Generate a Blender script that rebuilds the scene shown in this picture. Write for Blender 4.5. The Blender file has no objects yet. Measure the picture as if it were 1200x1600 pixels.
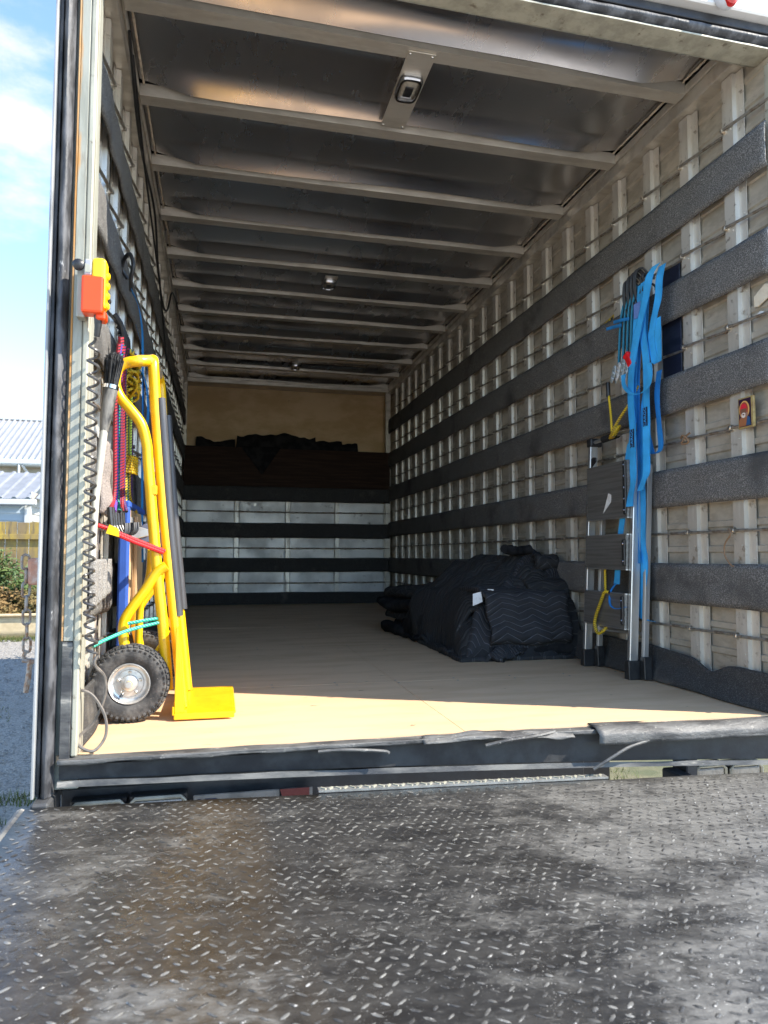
import bpy, math, random
from mathutils import Vector, Matrix, noise
R = math.radians
random.seed(7)
SC = bpy.context.scene
COL = SC.collection
GZ = -0.92                                   # ground level (the cargo floor is z = 0)

# ------------------------------------------------------------------ camera
cd = bpy.data.cameras.new('camera')
cam = bpy.data.objects.new('camera', cd); COL.objects.link(cam)
cd.sensor_fit = 'VERTICAL'; cd.sensor_height = 36.0; cd.sensor_width = 27.0
cd.lens = 24.58; cd.clip_start = 0.05; cd.clip_end = 1500
cd.dof.use_dof = True; cd.dof.focus_distance = 3.2; cd.dof.aperture_fstop = 6.5
fw = Vector((0.22804344, 0.97172104, 0.0612732)); rt = Vector((0.9735095, -0.22863108, 0.002663)); up = Vector((-0.01659665, -0.05904276, 0.99811748))
cam.matrix_world = Matrix(((rt.x, up.x, -fw.x, 0.4088), (rt.y, up.y, -fw.y, 0.0), (rt.z, up.z, -fw.z, 0.5858), (0, 0, 0, 1)))
SC.camera = cam

# ------------------------------------------------------------------ light
SUN = Vector((-1.0, 0.44, -0.95)).normalized()          # travel direction of the light
SUN_EL = math.asin(-SUN.z); SUN_AZ = math.atan2(-SUN.x, -SUN.y)
sd = bpy.data.lights.new('sun', 'SUN'); sd.energy = 3.3; sd.angle = R(0.5); sd.color = (1.0, 0.93, 0.82)
sun = bpy.data.objects.new('sun', sd); COL.objects.link(sun)
sun.rotation_euler = SUN.to_track_quat('-Z', 'Y').to_euler(); sun.location = (20, -8, 20)

W = bpy.data.worlds.new('World'); SC.world = W; W.use_nodes = True
nt = W.node_tree; nt.nodes.clear()
def wn(t, **k):
    n = nt.nodes.new(t)
    for a, b in k.items(): setattr(n, a, b)
    return n
wo = wn('ShaderNodeOutputWorld'); wb = wn('ShaderNodeBackground'); wb.inputs['Strength'].default_value = 0.15
sky = wn('ShaderNodeTexSky', sky_type='NISHITA', sun_disc=False)
sky.sun_elevation = SUN_EL; sky.sun_rotation = SUN_AZ; sky.altitude = 20; sky.air_density = 1.0; sky.dust_density = 0.1; sky.ozone_density = 3.2
tc = wn('ShaderNodeTexCoord')
n1 = wn('ShaderNodeTexNoise'); n1.inputs['Scale'].default_value = 5.0; n1.inputs['Detail'].default_value = 9; n1.inputs['Roughness'].default_value = 0.58
mp = wn('ShaderNodeMapping'); mp.inputs['Scale'].default_value = (1, 1, 2.2); mp.inputs['Location'].default_value = (0.35, 0.2, 0.1)
nt.links.new(tc.outputs['Generated'], mp.inputs['Vector']); nt.links.new(mp.outputs['Vector'], n1.inputs['Vector'])
# one cumulus bank near the left post, thin scattered cloud elsewhere
dot = wn('ShaderNodeVectorMath', operation='DISTANCE')
dot.inputs[1].default_value = (-0.238, 0.851, 0.469)
nt.links.new(tc.outputs['Generated'], dot.inputs[0])
mr = wn('ShaderNodeMapRange'); mr.inputs['From Min'].default_value = 0.02; mr.inputs['From Max'].default_value = 0.14; mr.inputs['To Min'].default_value = 0.36; mr.inputs['To Max'].default_value = 0.0
nt.links.new(dot.outputs['Value'], mr.inputs['Value'])
ad = wn('ShaderNodeMath', operation='ADD'); nt.links.new(n1.outputs['Fac'], ad.inputs[0]); nt.links.new(mr.outputs['Result'], ad.inputs[1])
m2 = wn('ShaderNodeMapRange', interpolation_type='SMOOTHSTEP'); m2.inputs['From Min'].default_value = 0.60; m2.inputs['From Max'].default_value = 0.86
nt.links.new(ad.outputs['Value'], m2.inputs['Value'])
mx = wn('ShaderNodeMix', data_type='RGBA'); mx.inputs['B'].default_value = (2.3, 2.35, 2.45, 1)
nt.links.new(m2.outputs['Result'], mx.inputs['Factor']); nt.links.new(sky.outputs['Color'], mx.inputs['A'])
nt.links.new(mx.outputs['Result'], wb.inputs['Color']); nt.links.new(wb.outputs['Background'], wo.inputs['Surface'])

SC.view_settings.view_transform = 'Standard'; SC.view_settings.look = 'None'
SC.view_settings.exposure = 1.75; SC.view_settings.gamma = 1.0; SC.view_settings.use_curve_mapping = False
SC.cycles.max_bounces = 16; SC.cycles.diffuse_bounces = 12; SC.cycles.glossy_bounces = 6; SC.cycles.sample_clamp_indirect = 12.0
SC.cycles.caustics_reflective = False; SC.cycles.caustics_refractive = False
SC.cycles.use_denoising = True

# ------------------------------------------------------------------ materials
def mat(name, c1, c2=None, scale=8, rough=0.6, rough2=None, metal=0.0, bump=0.0, bscale=None, stretch=(1, 1, 1), lo=0.4, hi=0.65,
        c3=None, s3=40, lo3=0.6, hi3=0.72, coat=0.0, detail=6, spec=None, bstretch=None, c3stretch=None, emit=None, trans=0.0):
    m = bpy.data.materials.new(name); m.use_nodes = True
    t = m.node_tree; b = t.nodes['Principled BSDF']; L = t.links.new
    b.inputs['Base Color'].default_value = (*c1, 1); b.inputs['Roughness'].default_value = rough; b.inputs['Metallic'].default_value = metal
    if coat: b.inputs['Coat Weight'].default_value = coat; b.inputs['Coat Roughness'].default_value = 0.12
    if spec is not None: b.inputs['Specular IOR Level'].default_value = spec
    if trans: b.inputs['Transmission Weight'].default_value = trans
    tcn = t.nodes.new('ShaderNodeTexCoord')
    def ns(sc, st, det=detail):
        mpn = t.nodes.new('ShaderNodeMapping'); mpn.inputs['Scale'].default_value = st
        L(tcn.outputs['Object'], mpn.inputs['Vector'])
        n = t.nodes.new('ShaderNodeTexNoise'); n.inputs['Scale'].default_value = sc; n.inputs['Detail'].default_value = det; n.inputs['Roughness'].default_value = 0.6
        L(mpn.outputs['Vector'], n.inputs['Vector']); return n.outputs['Fac']
    def ramp(f, a, z, o0=0.0, o1=1.0):
        r = t.nodes.new('ShaderNodeMapRange'); r.interpolation_type = 'SMOOTHSTEP'
        r.inputs['From Min'].default_value = a; r.inputs['From Max'].default_value = z
        r.inputs['To Min'].default_value = o0; r.inputs['To Max'].default_value = o1
        L(f, r.inputs['Value']); return r.outputs['Result']
    col = None
    if c2 is not None:
        f = ns(scale, stretch); k = ramp(f, lo, hi)
        x = t.nodes.new('ShaderNodeMix'); x.data_type = 'RGBA'; x.inputs['A'].default_value = (*c1, 1); x.inputs['B'].default_value = (*c2, 1)
        L(k, x.inputs['Factor']); col = x.outputs['Result']
        if rough2 is not None: L(ramp(f, lo, hi, rough, rough2), b.inputs['Roughness'])
    if c3 is not None:
        k = ramp(ns(s3, c3stretch or (1, 1, 1)), lo3, hi3)
        x = t.nodes.new('ShaderNodeMix'); x.data_type = 'RGBA'; x.inputs['A'].default_value = (*c1, 1); x.inputs['B'].default_value = (*c3, 1)
        if col is not None: L(col, x.inputs['A'])
        L(k, x.inputs['Factor']); col = x.outputs['Result']
    if col is not None: L(col, b.inputs['Base Color'])
    if bump:
        bn = t.nodes.new('ShaderNodeBump'); bn.inputs['Strength'].default_value = bump; bn.inputs['Distance'].default_value = 0.01
        L(ns(bscale or scale * 3, bstretch or stretch), bn.inputs['Height']); L(bn.outputs['Normal'], b.inputs['Normal'])
    return m

def uvmat(name, base, line, kind, rough=0.85):
    """cloth / cord whose pattern follows the UVs in metres: 'chevron' stitching or 'braid' flecks"""
    m = bpy.data.materials.new(name); m.use_nodes = True
    t = m.node_tree; b = t.nodes['Principled BSDF']; L = t.links.new
    b.inputs['Roughness'].default_value = rough
    u = t.nodes.new('ShaderNodeUVMap'); s = t.nodes.new('ShaderNodeSeparateXYZ'); L(u.outputs['UV'], s.inputs[0])
    def M(op, a, c=None, **k):
        n = t.nodes.new('ShaderNodeMath'); n.operation = op
        for i, q in enumerate((a, c)):
            if q is None: continue
            if isinstance(q, (int, float)): n.inputs[i].default_value = q
            else: L(q, n.inputs[i])
        return n.outputs[0]
    if kind == 'chevron':
        tri = M('PINGPONG', s.outputs['X'], 0.085)
        y = M('ADD', s.outputs['Y'], M('MULTIPLY', tri, 0.42))
        d = M('PINGPONG', y, 0.0165)
        k = M('LESS_THAN', d, 0.0014)
        h = M('MULTIPLY', M('POWER', M('DIVIDE', d, 0.0165), 0.5), 0.006)
    elif kind == 'webbing':
        d = M('PINGPONG', s.outputs['X'], 0.025)
        wv = M('MULTIPLY', M('FRACT', M('MULTIPLY', s.outputs['Y'], 260.0)), M('FRACT', M('MULTIPLY', s.outputs['X'], 320.0)))
        k = M('MAXIMUM', M('MULTIPLY', M('LESS_THAN', d, 0.0042), 0.75), M('MULTIPLY', wv, 0.6))
        h = M('MULTIPLY', wv, 0.0012)
    else:
        w = M('ADD', M('MULTIPLY', s.outputs['Y'], 95.0), M('MULTIPLY', s.outputs['X'], 2.0))
        k = M('MULTIPLY', M('LESS_THAN', M('FRACT', w), 0.34), M('LESS_THAN', M('FRACT', M('MULTIPLY', s.outputs['X'], 2.0)), 0.55))
        h = M('MULTIPLY', M('PINGPONG', w, 0.5), 0.002)
    x = t.nodes.new('ShaderNodeMix'); x.data_type = 'RGBA'; x.inputs['A'].default_value = (*base, 1); x.inputs['B'].default_value = (*line, 1)
    L(k, x.inputs['Factor'])
    tcn = t.nodes.new('ShaderNodeTexCoord'); n = t.nodes.new('ShaderNodeTexNoise'); n.inputs['Scale'].default_value = 14; n.inputs['Detail'].default_value = 5
    L(tcn.outputs['Object'], n.inputs['Vector'])
    hs = t.nodes.new('ShaderNodeHueSaturation'); L(x.outputs['Result'], hs.inputs['Color'])
    L(M('ADD', M('MULTIPLY', n.outputs['Fac'], 0.9), 0.55), hs.inputs['Value']); L(hs.outputs['Color'], b.inputs['Base Color'])
    bn = t.nodes.new('ShaderNodeBump'); bn.inputs['Strength'].default_value = 0.9; bn.inputs['Distance'].default_value = 1.0
    L(h, bn.inputs['Height']); L(bn.outputs['Normal'], b.inputs['Normal'])
    return m

alu = mat('mill_aluminium', (0.74, 0.70, 0.62), (0.56, 0.51, 0.43), 9, 0.40, 0.55, metal=0.5, bump=0.05, bscale=60, stretch=(1, 1, 0.25), c3=(0.22, 0.17, 0.115), s3=22, lo3=0.57, hi3=0.74)
alu_roof = mat('roof_aluminium', (0.60, 0.58, 0.58), (0.53, 0.51, 0.51), 3, 0.22, 0.32, metal=0.95, bump=0.012, bscale=5, c3=(0.42, 0.40, 0.38), s3=14, lo3=0.66, hi3=0.9, stretch=(1, 0.4, 1))
alu_bow = mat('bow_aluminium', (0.70, 0.65, 0.56), (0.56, 0.51, 0.43), 14, 0.36, 0.5, metal=0.6, bump=0.03, stretch=(0.3, 1, 1))
panel_m = mat('cladding_aluminium', (0.62, 0.56, 0.46), (0.44, 0.39, 0.31), 6, 0.42, 0.6, metal=0.5, bump=0.06, bscale=20, stretch=(1, 1, 2), c3=(0.17, 0.13, 0.09), s3=11, lo3=0.62, hi3=0.78, c3stretch=(1, 0.5, 2))
galv = mat('galvanised_steel', (0.34, 0.335, 0.275), (0.25, 0.25, 0.205), 30, 0.55, 0.7, metal=0.1, bump=0.08, stretch=(1, 1, 0.15), c3=(0.16, 0.12, 0.075), s3=18, lo3=0.56, hi3=0.72, c3stretch=(2, 1, 0.3))
galv_light = mat('bright_lip', (0.42, 0.40, 0.31), (0.30, 0.285, 0.22), 18, 0.5, metal=0.2, stretch=(1, 1, 0.3), c3=(0.16, 0.13, 0.09), s3=30, lo3=0.60, hi3=0.72)
rust = mat('rust_streak', (0.44, 0.21, 0.06), (0.58, 0.42, 0.24), 9, 0.8, bump=0.3, bscale=60, stretch=(1, 1, 0.22))
strip_m = mat('dull_edge_strip', (0.24, 0.245, 0.245), (0.33, 0.335, 0.33), 30, 0.5, stretch=(1, 1, 0.1), c3=(0.10, 0.1, 0.1), s3=20, lo3=0.55, hi3=0.75, c3stretch=(1, 1, 0.2))
def post_material():
    m = mat('rusty_post_face', (0.34, 0.335, 0.275), (0.25, 0.25, 0.205), 30, 0.55, 0.7, metal=0.1, bump=0.08, stretch=(1, 1, 0.15), c3=(0.16, 0.12, 0.075), s3=18, lo3=0.58, hi3=0.74, c3stretch=(2, 1, 0.3))
    t = m.node_tree; b = t.nodes['Principled BSDF']; L = t.links.new
    src = b.inputs['Base Color'].links[0].from_socket
    tcn = t.nodes.new('ShaderNodeTexCoord'); sp = t.nodes.new('ShaderNodeSeparateXYZ'); L(tcn.outputs['Object'], sp.inputs[0])
    n = t.nodes.new('ShaderNodeTexNoise'); n.inputs['Scale'].default_value = 14; n.inputs['Detail'].default_value = 7
    mpn = t.nodes.new('ShaderNodeMapping'); mpn.inputs['Scale'].default_value = (2, 1, 0.35); L(tcn.outputs['Object'], mpn.inputs['Vector']); L(mpn.outputs['Vector'], n.inputs['Vector'])
    r = t.nodes.new('ShaderNodeMapRange'); L(sp.outputs['Z'], r.inputs['Value'])
    for k, q in (('From Min', 1.3), ('From Max', 2.35), ('To Min', -0.010), ('To Max', 0.010)): r.inputs[k].default_value = q
    def M(op, a, c):
        x = t.nodes.new('ShaderNodeMath'); x.operation = op
        for i, q in enumerate((a, c)):
            if isinstance(q, (int, float)): x.inputs[i].default_value = q
            else: L(q, x.inputs[i])
        return x.outputs[0]
    d = M('SUBTRACT', M('ADD', r.outputs['Result'], M('MULTIPLY', M('SUBTRACT', n.outputs['Fac'], 0.42), 0.05)), M('ADD', sp.outputs['X'], 0.0075))
    k = t.nodes.new('ShaderNodeMapRange'); k.inputs['From Min'].default_value = 0.0; k.inputs['From Max'].default_value = 0.008; L(d, k.inputs['Value'])
    x = t.nodes.new('ShaderNodeMix'); x.data_type = 'RGBA'; L(k.outputs['Result'], x.inputs['Factor']); L(src, x.inputs['A']); x.inputs['B'].default_value = (0.50, 0.25, 0.07, 1)
    L(x.outputs['Result'], b.inputs['Base Color']); return m
postm = post_material()
rubber = mat('scuffed_rubber', (0.022, 0.022, 0.024), (0.10, 0.10, 0.105), 22, 0.5, 0.7, bump=0.25, bscale=70, stretch=(1, 1, 0.4), c3=(0.42, 0.41, 0.39), s3=34, lo3=0.66, hi3=0.74, c3stretch=(1.6, 1, 0.35))
black = mat('black_paint', (0.018, 0.018, 0.02), (0.05, 0.05, 0.05), 9, 0.5, 0.7, bump=0.1)
blackworn = mat('worn_black_paint', (0.03, 0.03, 0.032), (0.16, 0.155, 0.14), 10, 0.5, 0.7, bump=0.25, bscale=50, stretch=(0.35, 1, 1), c3=(0.36, 0.33, 0.28), s3=20, lo3=0.60, hi3=0.70, c3stretch=(0.3, 1, 1))
edgeworn = mat('worn_sill_edge', (0.13, 0.125, 0.115), (0.05, 0.048, 0.046), 16, 0.6, metal=0.2, bump=0.5, bscale=60, stretch=(0.4, 1, 1), c3=(0.32, 0.30, 0.26), s3=40, lo3=0.60, hi3=0.72)
felt = mat('grey_felt', (0.115, 0.11, 0.104), (0.34, 0.325, 0.30), 260, 0.95, bump=0.7, bscale=200, lo=0.46, hi=0.66, detail=3, c3=(0.08, 0.077, 0.073), s3=3.5, lo3=0.5, hi3=0.8, spec=0.1)
felt_dark = mat('dark_felt', (0.05, 0.048, 0.046), (0.13, 0.125, 0.118), 240, 0.95, bump=0.7, bscale=120, lo=0.48, hi=0.7, detail=3, c3=(0.13, 0.12, 0.105), s3=5, lo3=0.56, hi3=0.8, spec=0.1)
felt_pale = mat('pale_felt', (0.30, 0.285, 0.26), (0.17, 0.16, 0.15), 240, 0.95, bump=0.6, bscale=160, lo=0.42, hi=0.6, detail=3, spec=0.1)
ply = mat('plywood_floor', (0.72, 0.485, 0.285), (0.63, 0.415, 0.235), 3.0, 0.5, 0.6, bump=0.03, bscale=30, stretch=(0.7, 2.4, 1), c3=(0.17, 0.10, 0.06), s3=13, lo3=0.675, hi3=0.74, c3stretch=(0.8, 1.7, 1))
plywall = mat('plywood_bulkhead', (0.68, 0.48, 0.25), (0.56, 0.37, 0.17), 2.5, 0.45, 0.6, stretch=(1, 1, 2), c3=(0.2, 0.11, 0.05), s3=9, lo3=0.66, hi3=0.8)
darkwood = mat('dark_stained_board', (0.030, 0.017, 0.012), (0.048, 0.028, 0.019), 7, 0.75, 0.85, stretch=(0.4, 1, 6), bump=0.05, spec=0.15)
boltm = mat('bolt_steel', (0.68, 0.65, 0.58), (0.5, 0.45, 0.38), 60, 0.3, metal=0.9)
rodm = mat('rod_steel', (0.42, 0.39, 0.34), (0.24, 0.19, 0.14), 30, 0.4, 0.6, metal=0.8)
bead_m = mat('sealant_bead', (0.62, 0.53, 0.40), (0.40, 0.33, 0.25), 40, 0.9, bump=0.6, bscale=90)
chrome = mat('chrome', (0.5, 0.5, 0.51), None, rough=0.2, metal=1.0)
lensm = mat('lamp_lens', (0.36, 0.33, 0.27), (0.26, 0.24, 0.2), 60, 0.12, coat=0.6, bump=0.2, bscale=90)
redlens = mat('red_lens', (0.55, 0.02, 0.02), (0.4, 0.01, 0.01), 60, 0.2, coat=0.6)
whitep = mat('white_paint', (0.74, 0.73, 0.70), (0.62, 0.60, 0.56), 5, 0.45, c3=(0.45, 0.4, 0.33), s3=18, lo3=0.66, hi3=0.8)
yellow = mat('yellow_paint', (0.84, 0.50, 0.004), (0.76, 0.42, 0.004), 9, 0.30, 0.42, coat=0.15, c3=(0.30, 0.18, 0.05), s3=38, lo3=0.665, hi3=0.72)
yellow_worn = mat('worn_yellow_tape', (0.72, 0.42, 0.03), (0.5, 0.27, 0.02), 30, 0.6, bump=0.4, bscale=60)
sleeve = mat('grey_black_sleeve', (0.055, 0.055, 0.058), (0.085, 0.085, 0.088), 30, 0.34, 0.45, stretch=(1, 1, 0.1))
tyrem = mat('tyre_rubber', (0.03, 0.03, 0.03), (0.10, 0.095, 0.088), 26, 0.75, 0.85, bump=0.2, bscale=90, c3=(0.2, 0.19, 0.17), s3=110, lo3=0.66, hi3=0.72)
rimm = mat('zinc_rim', (0.70, 0.70, 0.68), (0.55, 0.55, 0.53), 30, 0.3, 0.42, metal=0.7)
orange = mat('orange_plastic', (0.80, 0.065, 0.004), None, rough=0.35)
yplastic = mat('yellow_plastic', (0.92, 0.60, 0.01), None, rough=0.4)
greyplastic = mat('grey_plastic', (0.42, 0.42, 0.43), (0.34, 0.34, 0.35), 20, 0.45)
blackplastic = mat('black_plastic', (0.015, 0.015, 0.016), (0.03, 0.03, 0.03), 30, 0.4)
coilm = mat('coil_cable', (0.045, 0.042, 0.04), (0.085, 0.08, 0.075), 30, 0.35)
greycable = mat('grey_cable', (0.12, 0.105, 0.09), (0.2, 0.17, 0.14), 30, 0.5)
bristle = mat('bristle', (0.012, 0.012, 0.013), (0.05, 0.048, 0.045), 80, 0.6)
bluestrap = uvmat('blue_webbing', (0.05, 0.47, 0.95), (0.025, 0.27, 0.62), 'webbing', 0.7)
bluestrap2 = uvmat('blue_webbing_deep', (0.02, 0.27, 0.68), (0.01, 0.16, 0.45), 'webbing', 0.75)
label_blue = mat('label_blue', (0.06, 0.42, 0.9), None, rough=0.7)
navy = mat('navy_print', (0.01, 0.016, 0.05), None, rough=0.7)
sleevepatch = mat('stitched_patch', (0.20, 0.33, 0.72), (0.13, 0.24, 0.6), 300, 0.8)
ratchetm = mat('ratchet_steel', (0.62, 0.72, 0.76), (0.42, 0.52, 0.58), 50, 0.3, 0.45, metal=0.55, c3=(0.12, 0.14, 0.15), s3=70, lo3=0.62, hi3=0.66)
ratchetw = mat('ratchet_white', (0.80, 0.82, 0.83), (0.6, 0.62, 0.63), 50, 0.4, metal=0.2)
redplastic = mat('red_plastic', (0.70, 0.015, 0.02), None, rough=0.4)
ladderm = mat('ladder_aluminium', (0.66, 0.66, 0.65), (0.56, 0.56, 0.55), 14, 0.33, 0.42, metal=0.9, stretch=(1, 1, 0.1))
treadm = mat('tread_aluminium', (0.30, 0.29, 0.27), (0.22, 0.21, 0.195), 60, 0.42, metal=0.7, stretch=(1, 0.05, 1.5))
bluep = mat('blue_edge', (0.03, 0.10, 0.42), (0.025, 0.08, 0.34), 10, 0.6)
woodm = mat('dolly_wood', (0.60, 0.42, 0.24), (0.48, 0.32, 0.17), 8, 0.6, stretch=(1, 1, 0.15))
paper = mat('pale_paper', (0.72, 0.63, 0.48), (0.62, 0.52, 0.38), 30, 0.8)
tagm = mat('white_tag', (0.78, 0.77, 0.74), (0.66, 0.64, 0.6), 40, 0.8)
concrete = mat('tan_concrete', (0.56, 0.45, 0.28), (0.47, 0.37, 0.22), 6, 0.9, bump=0.2)
roofiron = mat('grey_roofing_iron', (0.27, 0.272, 0.275), (0.22, 0.222, 0.225), 3, 0.5, metal=0.2)
housew = mat('cream_weatherboard', (0.42, 0.40, 0.36), (0.38, 0.36, 0.33), 3, 0.7)
shedw = mat('blue_grey_weatherboard', (0.32, 0.38, 0.43), (0.28, 0.335, 0.385), 3, 0.7)
trim = mat('white_trim', (0.5, 0.51, 0.51), None, rough=0.5)
fencew = mat('lichened_fence_timber', (0.20, 0.145, 0.075), (0.36, 0.25, 0.045), 2.2, 0.9, bump=0.3, bscale=30, stretch=(1, 1, 0.35), c3=(0.10, 0.085, 0.06), s3=5, lo3=0.5, hi3=0.75, c3stretch=(3, 1, 0.5))
leafm = mat('green_leaf', (0.055, 0.10, 0.025), (0.10, 0.14, 0.03), 6, 0.6)
dryleaf = mat('dry_leaf', (0.24, 0.15, 0.055), (0.14, 0.12, 0.04), 3, 0.8)
stemm = mat('twig', (0.12, 0.08, 0.045), None, rough=0.9)
grassm = mat('grass', (0.07, 0.10, 0.02), (0.13, 0.13, 0.04), 6, 0.8)
pebblem = mat('grey_stone', (0.27, 0.255, 0.23), (0.14, 0.135, 0.128), 9, 0.9, detail=2)
BR = {}
def braid(n, c, d=(0.015, 0.015, 0.02)): BR[n] = uvmat('cord_' + n, c, d, 'braid', 0.6)
braid('red', (0.34, 0.008, 0.02)); braid('blue', (0.03, 0.05, 0.34), (0.3, 0.05, 0.3)); braid('teal', (0.01, 0.24, 0.18)); braid('crimson', (0.24, 0.008, 0.035), (0.02, 0.02, 0.12))
braid('purple', (0.09, 0.02, 0.14)); braid('yellow', (0.62, 0.42, 0.015)); braid('lime', (0.42, 0.55, 0.04)); braid('brightred', (0.48, 0.006, 0.012), (0.36, 0.012, 0.02)); braid('green', (0.012, 0.33, 0.22), (0.15, 0.5, 0.38))
quilt = uvmat('quilted_blanket', (0.021, 0.021, 0.023), (0.11, 0.11, 0.12), 'chevron')
quilt2 = uvmat('quilted_blanket_worn', (0.018, 0.018, 0.018), (0.062, 0.061, 0.06), 'chevron')
blackcloth = mat('black_cloth', (0.012, 0.012, 0.013), (0.028, 0.027, 0.027), 10, 0.95, bump=0.3, bscale=60, spec=0.1)

# steel deck of the tail lift: black paint, dusty and scuffed in patches, the right side more worn
def deck_material(name, wornmul):
    m = bpy.data.materials.new(name); m.use_nodes = True
    t = m.node_tree; b = t.nodes['Principled BSDF']; L = t.links.new
    tcn = t.nodes.new('ShaderNodeTexCoord'); sp = t.nodes.new('ShaderNodeSeparateXYZ'); L(tcn.outputs['Object'], sp.inputs[0])
    def N(sc, det=8, st=(1, 1, 1), ro=0.62, dist=0.0):
        mpn = t.nodes.new('ShaderNodeMapping'); mpn.inputs['Scale'].default_value = st; L(tcn.outputs['Object'], mpn.inputs['Vector'])
        n = t.nodes.new('ShaderNodeTexNoise'); n.inputs['Scale'].default_value = sc; n.inputs['Detail'].default_value = det; n.inputs['Roughness'].default_value = ro; n.inputs['Distortion'].default_value = dist
        L(mpn.outputs['Vector'], n.inputs['Vector']); return n.outputs['Fac']
    def RM(f, a, z, o0=0.0, o1=1.0):
        r = t.nodes.new('ShaderNodeMapRange'); r.interpolation_type = 'SMOOTHSTEP'
        for k, q in (('From Min', a), ('From Max', z), ('To Min', o0), ('To Max', o1)): r.inputs[k].default_value = q
        L(f, r.inputs['Value']); return r.outputs['Result']
    def MA(op, a, c):
        n = t.nodes.new('ShaderNodeMath'); n.operation = op
        for i, q in enumerate((a, c)):
            if isinstance(q, (int, float)): n.inputs[i].default_value = q
            else: L(q, n.inputs[i])
        return n.outputs[0]
    def MIX(f, a, c):
        x = t.nodes.new('ShaderNodeMix'); x.data_type = 'RGBA'; L(f, x.inputs['Factor'])
        for k, q in (('A', a), ('B', c)):
            if isinstance(q, tuple): x.inputs[k].default_value = (*q, 1)
            else: L(q, x.inputs[k])
        return x.outputs['Result']
    side = RM(sp.outputs['X'], 0.75, 2.0, -0.02, 0.17)
    dust = RM(MA('ADD', N(3.4, 14, (0.8, 1.4, 1), 0.74, 0.3), side), 0.49, 0.66)
    fine = N(48, 9, (0.45, 1.5, 1), 0.7, 0.4)
    grit_glint = RM(N(230, 3), 0.64, 0.72)
    c = MIX(RM(N(16, 9, (0.6, 1.4, 1), 0.7), 0.35, 0.68), (0.020, 0.019, 0.018), (0.050, 0.047, 0.042))
    st = N(2.2, 7, (2.2, 0.35, 1), 0.6)
    near = RM(MA('ABSOLUTE', MA('SUBTRACT', sp.outputs['X'], 0.33), 0.0), 0.0, 0.42, 1.0, 0.0)
    c = MIX(MA('MULTIPLY', RM(st, 0.38, 0.66, 0, 0.42), near), c, (0.105, 0.066, 0.026))
    c = MIX(MA('MULTIPLY', dust, RM(N(30, 8, (0.5, 1.4, 1), 0.7), 0.32, 0.62, 0.30, 0.85)), c, (0.18 * wornmul, 0.17 * wornmul, 0.148 * wornmul))
    c = MIX(MA('MULTIPLY', RM(fine, 0.55, 0.70, 0, 0.6), RM(N(3.3, 6), 0.40, 0.62, 0.15, 1.0)), c, (0.27, 0.255, 0.225))
    c = MIX(MA('MULTIPLY', RM(fine, 0.30, 0.44, 0.5, 0.0), 1.0), c, (0.03, 0.029, 0.028))
    c = MIX(MA('MULTIPLY', grit_glint, RM(N(13, 7), 0.42, 0.60, 0.15, 0.9)), c, (0.50, 0.48, 0.43))  # pale specks: grit, plus glints painted into the colour
    L(c, b.inputs['Base Color'])
    L(MA('ADD', RM(N(9, 6), 0.35, 0.7, 0.24, 0.42), MA('MULTIPLY', dust, 0.25)), b.inputs['Roughness'])
    bn = t.nodes.new('ShaderNodeBump'); bn.inputs['Strength'].default_value = 0.35; bn.inputs['Distance'].default_value = 0.003
    L(N(60, 8), bn.inputs['Height']); L(bn.outputs['Normal'], b.inputs['Normal'])
    return m
deckm = deck_material('tail_lift_deck', 1.0)
deckbump = mat('tail_lift_tread', (0.050, 0.047, 0.042), (0.22, 0.21, 0.185), 15, 0.45, 0.40, metal=0.1, lo=0.42, hi=0.68, c3=(0.42, 0.40, 0.36), s3=90, lo3=0.60, hi3=0.68, bump=0.2, bscale=120)

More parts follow.
